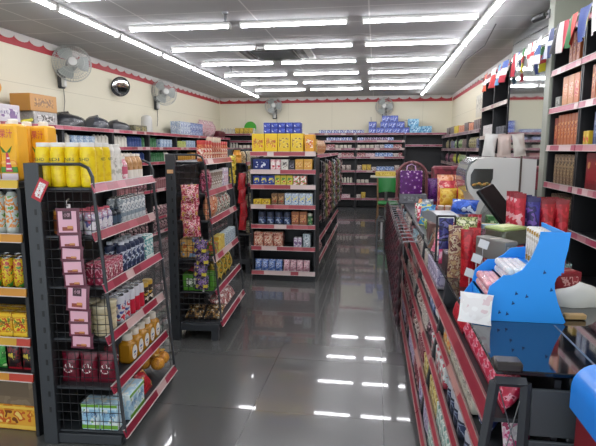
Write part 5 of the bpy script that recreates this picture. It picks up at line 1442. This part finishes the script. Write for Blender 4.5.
# white plastic bundle, wooden block, red box behind
LWs = LW
def lump(w, d, h, c, name, label, cat, p, rz, seed):
    m = MB(); n = 18; pr = 9; vs = []; fs = []
    for j in range(pr + 1):
        v = j / pr; k = max(.03, (1 - v ** 2.4) ** .5)
        for i in range(n):
            a = 2 * pi * i / n
            q = 1 + .07 * sin(4 * a + seed + 2 * v) + .05 * sin(7 * a - 4 * v)
            vs.append((w / 2 * cos(a) * q * k + w * .1 * v, d / 2 * sin(a) * q * k, h * v * (1 + .2 * cos(a + 1))))
    for j in range(pr):
        for i in range(n):
            k = (i + 1) % n; fs.append((j * n + i, j * n + k, (j + 1) * n + k, (j + 1) * n + i))
    fs.append(tuple(range(n))[::-1]); fs.append(tuple(pr * n + i for i in range(n)))
    m.add(vs, fs)
    return tag(ob(name, m.mesh(name, [c], 60), None, p, (0, 0, rz)), label, cat)
lump(.24, .15, .085, mat('#c9c9c4', .4), 'plastic_bag', 'white crumpled plastic bag lying on the counter beside the blue display', 'bag', (.885, 2.36, CT + .001), RAD(0), 3)
m = MB().box(0, 0, .012, .085, .03, .022, 0, .004)
tag(ob('wooden_block', m.mesh('wooden_block', [mat('#b89868', .5)]), None, (.815, 2.13, CT + .001), (0, 0, RAD(5))), 'small pale wooden block on the glass counter right of the blue display', 'block')
put(carton(.14, .1, .09, '#8a1a2a', ['#a82c3c', '#d8a0a0', '#8a1a2a'], None, 'carton', 'box'), CF, (.93, 2.62, 0), 'small red carton behind the white plastic bag', None, RAD(20))

# tilted sales screen
mo = empty('sales_screen', 'black tilted sales screen on the counter, seen from behind', 'screen', (.80, 3.3, CT + .001), RAD(-35))
Mx = Matrix.Translation((0, 0, .29)) @ Matrix.Rotation(RAD(-38), 4, 'Y') @ Matrix.Rotation(RAD(8), 4, 'X')
ob('base', MB().box(0, 0, .008, .16, .18, .016, 0, .006).mesh('base', [mat('#1a1b1d', .4)]), mo)
ob('neck', MB().tube([(0, 0, .015), (.02, 0, .13), (.01, 0, .26)], .02, 8).mesh('neck', [mat('#1a1b1d', .4)]), mo)
ob('screen_shell', MB().box(0, 0, 0, .025, .27, .40, 0, .008, Mx).mesh('screen_shell', [mat('#0c0d0f', .5, 0, .2)]), mo)
ob('screen_glass', MB().box(-.0135, 0, 0, .002, .25, .36, 0, 0, Mx).mesh('screen_glass', [mat('#0a0b0e', .4, 0, .2)]), mo)

# hot food machine
hm = empty('food_warmer', 'white food warmer with rounded front and dark side window on the counter', 'machine', (0, 4.5, CT + .001))
pl = [(1.33, 0), (1.33, .60), (1.0, .615), (.92, .615), (.86, .60), (.80, .555), (.775, .49), (.772, .40), (.79, .33), (.84, .27), (.86, .2), (.86, 0)]
ob('housing', MB().prism(pl, 0, .55).mesh('housing', [mat('#c9cac6', .3)]), hm)
wn = [(.805, .385), (.805, .47), (.83, .52), (.985, .52), (.985, .44), (.965, .385), (.93, .35), (.83, .35)]
ob('window', MB().prism(wn, -.006, -.001).mesh('window', [mat('#1c1c1e', .08)]), hm)
m = MB()
for k in range(7): m.lathe([(.004, 0), (.016, .003), (.018, .014), (.008, .024)], 8, k % 2, cx=.835 + k * .021, cy=-.004, cz=.372 + .006 * (k % 3))
ob('buns', m.mesh('buns', [mat('#b0823c'), mat('#7a6a34')]), hm)
ob('curved_glass', MB().prism([(.862, .606), (.798, .56), (.77, .49), (.767, .40), (.786, .325), (.782, .32), (.762, .40), (.765, .492), (.795, .566), (.86, .612)], .02, .53).mesh('curved_glass', [mat('#5a6064', .1)]), hm)
m = MB()
for k in range(3): m.box(.845 + k * .04, .275, .614, .006, .5, .006)
ob('top_ridges', m.mesh('top_ridges', [mat('#8c8e8c')]), hm)
ob('lower_panel', MB().prism([(1.20, 0), (1.20, .26), (.98, .26), (.93, .22), (.90, .15), (.885, 0)], -.008, -.001).mesh('lower_panel', [pm(['#8c908c', '#9a9e9a', '#80847f'], 60)]), hm)
ob('seam_post', MB().box(1.205, -.006, .32, .014, .012, .62).mesh('seam_post', [mat('#4a3c34')]), hm)
for i, (x, w, c) in enumerate([(.99, .11, '#c8c8c4'), (1.125, .12, '#b8a8a0'), (1.26, .11, '#c0bcb4')]):
    put(pouch(w, .2, .08, c, None, 'cloth_bag', 'bag', None, 101 + i), F(0, 4.5, 0, CT + .001), (x, .25, .617), '%s pale cloth bag standing on the white food warmer' % ['left', 'middle', 'right'][i], 'pale cloth bags on the food warmer', RAD(10 * (i - 1)), RAD(-6), RAD(6 * (1 - i)))

# ------------------------------------------------------------------ crowd of goods on the rack top, going back
st = empty('black_stand', 'small black metal stand on the rack top holding blue and pink packs', 'stand', (.44, 3.2, .899))
m = MB()
for x in (-.055, .055): m.tube([(x, 0, 0), (x, 0, .29)], .007, 5)
m.tube([(-.055, 0, .29), (.055, 0, .29)], .007, 5); m.tube([(-.055, 0, .14), (.055, 0, .14)], .005, 5)
ob('frame_bars', m.mesh('frame_bars', [mat('#242528', .35)]), st)
ob('base', MB().box(0, .04, .004, .12, .1, .008).mesh('base', [mat('#242528', .35)]), st)
put(pouch(.09, .26, .04, [16, '#2c2c6c', '#3c3c84', '#20204c', '#6a6aa8'], None, 'blue_pouch', 'pouch', None, 105), RF, (.45, 3.25, .009), 'tall dark blue pouch in the small black stand', None, 0, RAD(-4))
put(pouch(.07, .09, .03, ['#c83c68', '#d86488', '#e0b0c0'], None, 'pink_pouch', 'pouch', None, 106), RF, (.43, 3.16, 0), 'small pink pouch at the foot of the black stand', None, RAD(15))
cl_ = [
    (carton(.16, .2, .14, '#6a4a44', ['#8a6a60', '#5a3a38']), (.495, 4.0, 0), 'brown carton under the grey moulded tray', 0, 0, None),
    (carton(.2, .14, .16, '#5a3040', ['#7a4454', '#4a2430']), (.70, 4.2, None), 'plum carton under the blue and white pack', 0, 0, None),
    (pouch(.22, .13, .1, [14, '#2450b0', '#3a6ad0', '#1c3c8a', '#c8d8f0'], None, 'blue_pack', 'pack', None, 107), (.70, 4.2, .164), 'blue and white pack lying past the tilted screen', RAD(-30), RAD(-30), None),
    (pouch(.14, .2, .06, [14, '#3a8ac0', '#c8c84a', '#5aa0d0', '#2c6a9c'], None, 'snack_pouch', 'pouch', None, 108), (.47, 4.75, .0), 'blue and yellow snack pouch on the rack top', RAD(-25), RAD(-20), None),
    (pouch(.12, .16, .06, [14, '#7a9a4a', '#c8d0a0', '#e0b040'], None, 'snack_pouch', 'pouch', None, 109), (.5, 4.55, .0), 'green and yellow snack pouch on the rack top', RAD(15), RAD(-15), None),
    (pouch(.1, .15, .05, ['#c8c8c4', '#3a7a4a', '#e0e0dc', '#b83040'], None, 'snack_pouch', 'pouch', None, 110), (.46, 5.3, .0), 'white and green snack pouch on the rack top', 0, RAD(-15), None),
    (pouch(.1, .15, .05, ['#b82040', '#d05068', '#e8d0d0'], None, 'snack_pouch', 'pouch', None, 111), (.46, 5.0, .0), 'crimson snack pouch on the rack top', 0, RAD(-15), None),
    (pouch(.12, .24, .07, [22, '#3a2430', '#5a3444', '#8a6a74', '#241820'], None, 'snack_pouch', 'pouch', None, 112), (.63, 3.45, None), 'dark glossy purple pouch in front of the tilted screen', RAD(15), RAD(-8), None),
    (pouch(.11, .2, .07, [22, '#43303a', '#6a4654', '#2c1c24'], None, 'snack_pouch', 'pouch', None, 113), (.66, 3.2, None), 'second dark purple pouch in front of the tilted screen', RAD(-15), RAD(-8), None),
    (pouch(.1, .17, .07, ['#c87a58', '#d89878', '#b86444'], None, 'snack_pouch', 'pouch', None, 114), (.665, 2.98, None), 'peach snack pouch below the tilted screen', 0, RAD(-10), None),
    (pouch(.1, .22, .05, ['#a81c2c', '#c03040', '#d89098'], None, 'snack_pouch', 'pouch', None, 115), (.72, 3.75, None), 'red snack pouch past the purple pouches', RAD(8), RAD(-6), None),
    (pouch(.11, .2, .05, ['#b02030', '#8a1420', '#d8a0a0'], None, 'snack_pouch', 'pouch', None, 116), (.545, 3.56, .0), 'dark red snack pouch beside the purple pouches', RAD(-8), RAD(-6), None),
    (jar(.045, .2, '#3a4a60', '#2a3444', ['#5a7088', '#8aa0b0']), (.72, 3.95, None), 'slate blue jar behind the red snack pouch', 0, 0, None),
    (carton(.2, .16, .2, '#8a5a3a', ['#b08050', '#7a4a30']), (.78, 5.0, None), 'brown carton at the foot of the food warmer', 0, 0, None) if 0 else
    (pouch(.12, .18, .06, ['#5a6a78', '#8a98a4', '#c0c8cc'], None, 'snack_pouch', 'pouch', None, 117), (.55, 5.4, .0), 'grey-blue snack pouch on the rack top', 0, RAD(-10), None),
]
for t_, p, lab, rz, tl_, g in cl_:
    put(t_, CF if p[2] is None or p[0] > .6 else RF, (p[0], p[1], p[2] or 0), lab, g, rz, tl_)
# small bags leaning along the front of the rack top, and bags and boxes on the counter behind them
lean = [('white', ['#d8d4d0', '#b8b4b0', '#c84a5a']), ('pink', ['#d06a84', '#e0a0b0', '#a83c58']), ('brown', ['#6a4a3c', '#8a6a54', '#4a3028']), ('teal', ['#3a8a8c', '#7ab4b0', '#2a6468']), ('cream', ['#d8ccb0', '#b8a888', '#8a3c34']),
        ('maroon', ['#5c1828', '#7c2c3c', '#3c0f1a']), ('grey', ['#8a8c8e', '#b4b6b8', '#5c5e60']), ('lime', ['#9ab83c', '#c8d878', '#6a8a2c']), ('orange', ['#d07a2c', '#e0a058', '#a8541c']), ('scarlet', ['#b81c24', '#d04a4c', '#8a1018'])]
for i, (nm, cs) in enumerate(lean):
    lx, ly = [(.42, 3.38), (.42, 3.5), (.42, 3.62), (.42, 3.74), (.48, 4.22), (.48, 4.37), (.47, 5.15), (.48, 5.56), (.48, 5.70), (.48, 5.84)][i]
    fr_ = F(lx, ly, RAD(-62 + 10 * (i % 3 - 1)), .899)
    put(pouch(.12, .12 + .02 * (i % 3), .04, [26] + cs, None, 'snack_pouch', 'pouch', None, 140 + i), fr_, (0, 0, 0), '%s small pouch leaning at the front edge of the sloped rack top' % nm, None, 0, RAD(-22))
cnt_ = [('pale blue', carton(.13, .1, .15, ['#8ab4d0', '#c0d8e4', '#5a8ab0'], ['#e0e8ec', '#4a7ca8']), .84, 3.75), ('gold', carton(.12, .1, .12, ['#c8a040', '#d8b868', '#a07c28'], ['#e8d8a0', '#8a5a1c']), .86, 4.0), ('green', carton(.12, .1, .16, ['#3c7a40', '#5a9a5c', '#285a2c'], ['#c8e0b8', '#3c7a40']), .95, 4.2),
        ('lilac', carton(.11, .1, .14, ['#9a88b8', '#b8a8d0', '#7a6898'], ['#e4dcec', '#6a5890']), .90, 3.55), ('salmon', carton(.13, .1, .13, ['#d08a78', '#e0a898', '#b06a58'], ['#f0dcd4', '#a84c3c']), .68, 4.62)]
for nm, t_, x, y in cnt_:
    put(t_, CF, (x, y, 0), '%s printed carton standing among the goods on the glass counter' % nm, None, RAD(12 * sin(y * 9)))
m = MB(); prf = []
n = 10
pl = [(-.3, 0), (-.3, .05)] + [(-.28 + .5 * k / n, .05 + .03 * sin(pi * k / n)) for k in range(n + 1)] + [(.3, .02), (.3, 0)]
m.prism(pl, -.08, .08)
ob_t = ob('moulded_tray', m.mesh('moulded_tray', [mat('#8a9096', .3)]), None, (.52, 4.0, .899 + .142), (0, 0, RAD(-80)))
tag(ob_t, 'grey moulded tray lying lengthwise on the brown carton', 'tray')
# crisps, cups, tray and gift bag at the far end
crs = [(['#c87848', '#d89068', '#e0b090', '#b86038'], 'orange', 1.2), (['#b02838', '#c84450', '#d8a098'], 'red', 1.13), (['#d8a82c', '#e0bc4c', '#c88a24'], 'yellow', 1.02)]
sb = carton(.36, .3, .1, '#a83a44', ['#c05058', '#8a2c38'], None, 'display_box', 'box')
put(sb, CF, (.80, 5.26, 0), 'red display box under the crisp bags')
for k, (cs, nm, z) in enumerate(crs):
    for i in range(2):
        put(pouch(.17, [.33, .27, .2][k], .08, [16] + cs, None, 'crisp_bag', 'bag', None, 120 + k), CF, (.72 + i * .175, 5.36 - k * .09, .101), '%s %s crisp bag in the red display box' % (['left', 'right'][i], nm), 'crisp bags in the red display box', 0, RAD(-14 + 6 * k))
cpm = cup(.03, .11, '#c8b09c', '#e0d8d0', 'snack_cup', 'cup', 10)
bt = carton(.27, .1, .05, '#2c5ca8', ['#4a7ac0', '#2c5ca8'], None, 'cup_tray', 'tray')
put(bt, CF, (.71, 4.86, 0), 'blue tray holding pale snack cups')
for i in range(4):
    put(cpm, CF, (.614 + i * .064, 4.86, .0525), '%s pale snack cup from the left on the blue tray' % ORD[i], 'pale snack cups')
def gift_bag():
    m = MB(); w, d, h = .28, .11, .30
    m.box(0, 0, h / 2, w, d, h, 0, .004)
    k = MB()
    for y in (-d / 2, d / 2): k.tube([(-.06, y, h), (-.05, y, h + .06), (0, y, h + .085), (.05, y, h + .06), (.06, y, h)], .004, 5)
    return T('gift_bag', 'bag', m.mesh('gift_bag', [pm(['#d0a0d0', '#5c1a6c', '#6a2280', '#541862'], 22, .25, 0, (1, 1, 1), 'cells')]), w, d, h, [('handles', k.mesh('handles', [mat('#c8a0c8')]), (0, 0, 0))])
gt = carton(.34, .2, .12, '#6a6c72', ['#84868c', '#5a5c60'], None, 'grey_tray', 'tray')
put(gt, RF, (.49, 6.75, 0), 'grey box under the purple gift bag')
put(gift_bag(), RF, (.46, 6.75, .123), 'purple gift bag with pale dots and handles on the grey box')
put(pouch(.14, .3, .1, ['#4a1c5c', '#6a2c7c', '#38144a'], None, 'foil_pouch', 'pouch', None, 130), RF, (.75, 6.8, 0.02), 'dark violet foil pouch right of the gift bag', None, 0, RAD(-4))
ar = empty('arch_stand', 'pink arched display board on the rack top behind the purple gift bag', 'stand', (.50, 7.15, 0))
m = MB()
ap = [(-.2, .93)] + [(-.2 * cos(pi * k / 12), 1.22 + .2 * sin(pi * k / 12)) for k in range(13)] + [(.2, .93)]
m.tube([(a, 0, b) for a, b in ap], .022, 6)
ob('arch_frame', m.mesh('arch_frame', [mat('#7a4a4c', .4)]), ar)
m = MB().prism([(-.18, .92)] + [(-.18 * cos(pi * k / 12), 1.22 + .18 * sin(pi * k / 12)) for k in range(13)] + [(.18, .92)], .0, .012)
ob('arch_board', m.mesh('arch_board', [pm(['#2c1a20', '#4a2a30', '#6a4a40', '#38222a'], 16)]), ar)
ob('foot', MB().box(0, 0, .912, .46, .14, .024, 0, .004).mesh('foot', [mat('#7a4448')]), ar)
m = MB().box(0, 0, .35, .4, .12, .7, 0, .02)
rc_ = empty('red_cabinet', 'dark crimson cloth-covered stand past the counter end, by the right shelving', 'stand', (1.05, 7.4, 0))
ob('cloth_cover', MB().box(0, 0, .68, .5, .4, 1.36, 0, .03).mesh('cloth_cover', [pm(['#6a1426', '#7c1c30', '#5a0f1e'], 5, .6)]), rc_)
ob('base', MB().box(0, 0, .01, .52, .42, .02).mesh('base', [mat('#2a1418')]), rc_)

# small tube stand on the floor at the far end of the rack
ts = empty('tube_stand', 'small grey bent-tube stand on the floor at the far end of the sloped rack', 'stand', (.10, 7.75, 0))
ob('bent_tube', MB().tube([(-.06, 0, 0), (-.06, 0, .52), (-.03, 0, .58), (.03, 0, .58), (.06, 0, .52), (.06, 0, 0)], .016, 7).mesh('bent_tube', [mat('#5a5e60', .3, .4)]), ts)
ob('cross_bar', MB().tube([(-.06, 0, .2), (.06, 0, .2)], .01, 6).mesh('cross_bar', [mat('#5a5e60', .3, .4)]), ts)
ob('tag_stick', MB().box(0.01, -.006, .36, .03, .01, .26).mesh('tag_stick', [mat('#c8cac8')]), ts)

# green chair and pedestal table
ch = empty('chair', 'wooden-framed chair with green back and seat by the back wall shelving', 'chair', (.27, 10.75, 0), RAD(0))
GR = mat('#1f7a34', .4); WD = mat('#7a5c3c', .5)
m = MB(); vs = []; fs = []; nu, nv_ = 8, 4
for s_ in (0, .018):
    for j in range(nv_ + 1):
        for i in range(nu + 1):
            u = i / nu - .5; v = j / nv_
            vs.append((u * (.40 + .05 * v), .20 + s_ - .25 * (.25 - u * u) * .6 + .03 * v, .70 + .29 * v - .03 * (1 - v) * (4 * u * u)))
N = (nu + 1) * (nv_ + 1)
for j in range(nv_):
    for i in range(nu):
        a = j * (nu + 1) + i; fs.append((a, a + 1, a + nu + 2, a + nu + 1)); fs.append((N + a, N + a + nu + 1, N + a + nu + 2, N + a + 1))
for i in range(nu):
    fs.append((i, N + i, N + i + 1, i + 1)); a = nv_ * (nu + 1) + i; fs.append((a, a + 1, N + a + 1, N + a))
for j in range(nv_):
    a = j * (nu + 1); fs.append((a, a + nu + 1, N + a + nu + 1, N + a)); a += nu; fs.append((a, N + a, N + a + nu + 1, a + nu + 1))
ob('backrest', m.add(vs, fs).mesh('backrest', [GR], 50), ch)
ob('seat', MB().box(0, 0, .475, .42, .40, .045, 0, .018).mesh('seat', [GR]), ch)
for x in (-1, 1):
    ob('leg', MB().tube([(x * .21, -.21, 0), (x * .20, -.17, .45)], .018, 7).mesh('leg', [WD]), ch)
    ob('leg', MB().tube([(x * .23, .26, 0), (x * .205, .18, .45), (x * .215, .20, .72), (x * .22, .225, .98)], .018, 7).mesh('leg', [WD]), ch)
    ob('side_rail', MB().tube([(x * .202, -.17, .43), (x * .205, .17, .43)], .014, 6).mesh('side_rail', [WD]), ch)
ob('cross_rail', MB().tube([(-.2, -.165, .42), (.2, -.165, .42)], .014, 6).mesh('cross_rail', [WD]), ch)
tb_ = empty('pedestal_table', 'pale pedestal table behind the green chair', 'table', (.25, 11.55, 0))
ob('tabletop', MB().box(0, 0, .985, .72, .6, .03, 0, .008).mesh('tabletop', [mat('#b8b4a4', .4)]), tb_)
ob('pedestal', MB().lathe([(.035, .02), (.035, .97)], 12).mesh('pedestal', [mat('#8a8c8a', .3, .5)]), tb_)
ob('foot', MB().lathe([(.22, 0), (.22, .012), (.06, .03), (.04, .06)], 20).mesh('foot', [mat('#8a8c8a', .3, .5)]), tb_)
put(carton(.44, .3, .1, '#c8b04a', ['#d8c468', '#b89a3a'], None, 'flat_box', 'box'), F(.25, 11.5, 0, 1.001), (-.03, 0, 0), 'flat yellow box lying on the pale pedestal table')
put(carton(.12, .14, .14, '#a82c28', ['#c0443c', '#8a2020'], None, 'carton', 'box'), F(.25, 11.5, 0, 1.001), (.27, 0, 0), 'small red carton on the pedestal table beside the yellow box')
print('OBJECTS', len(bpy.data.objects), 'THINGS', len(LABELS))
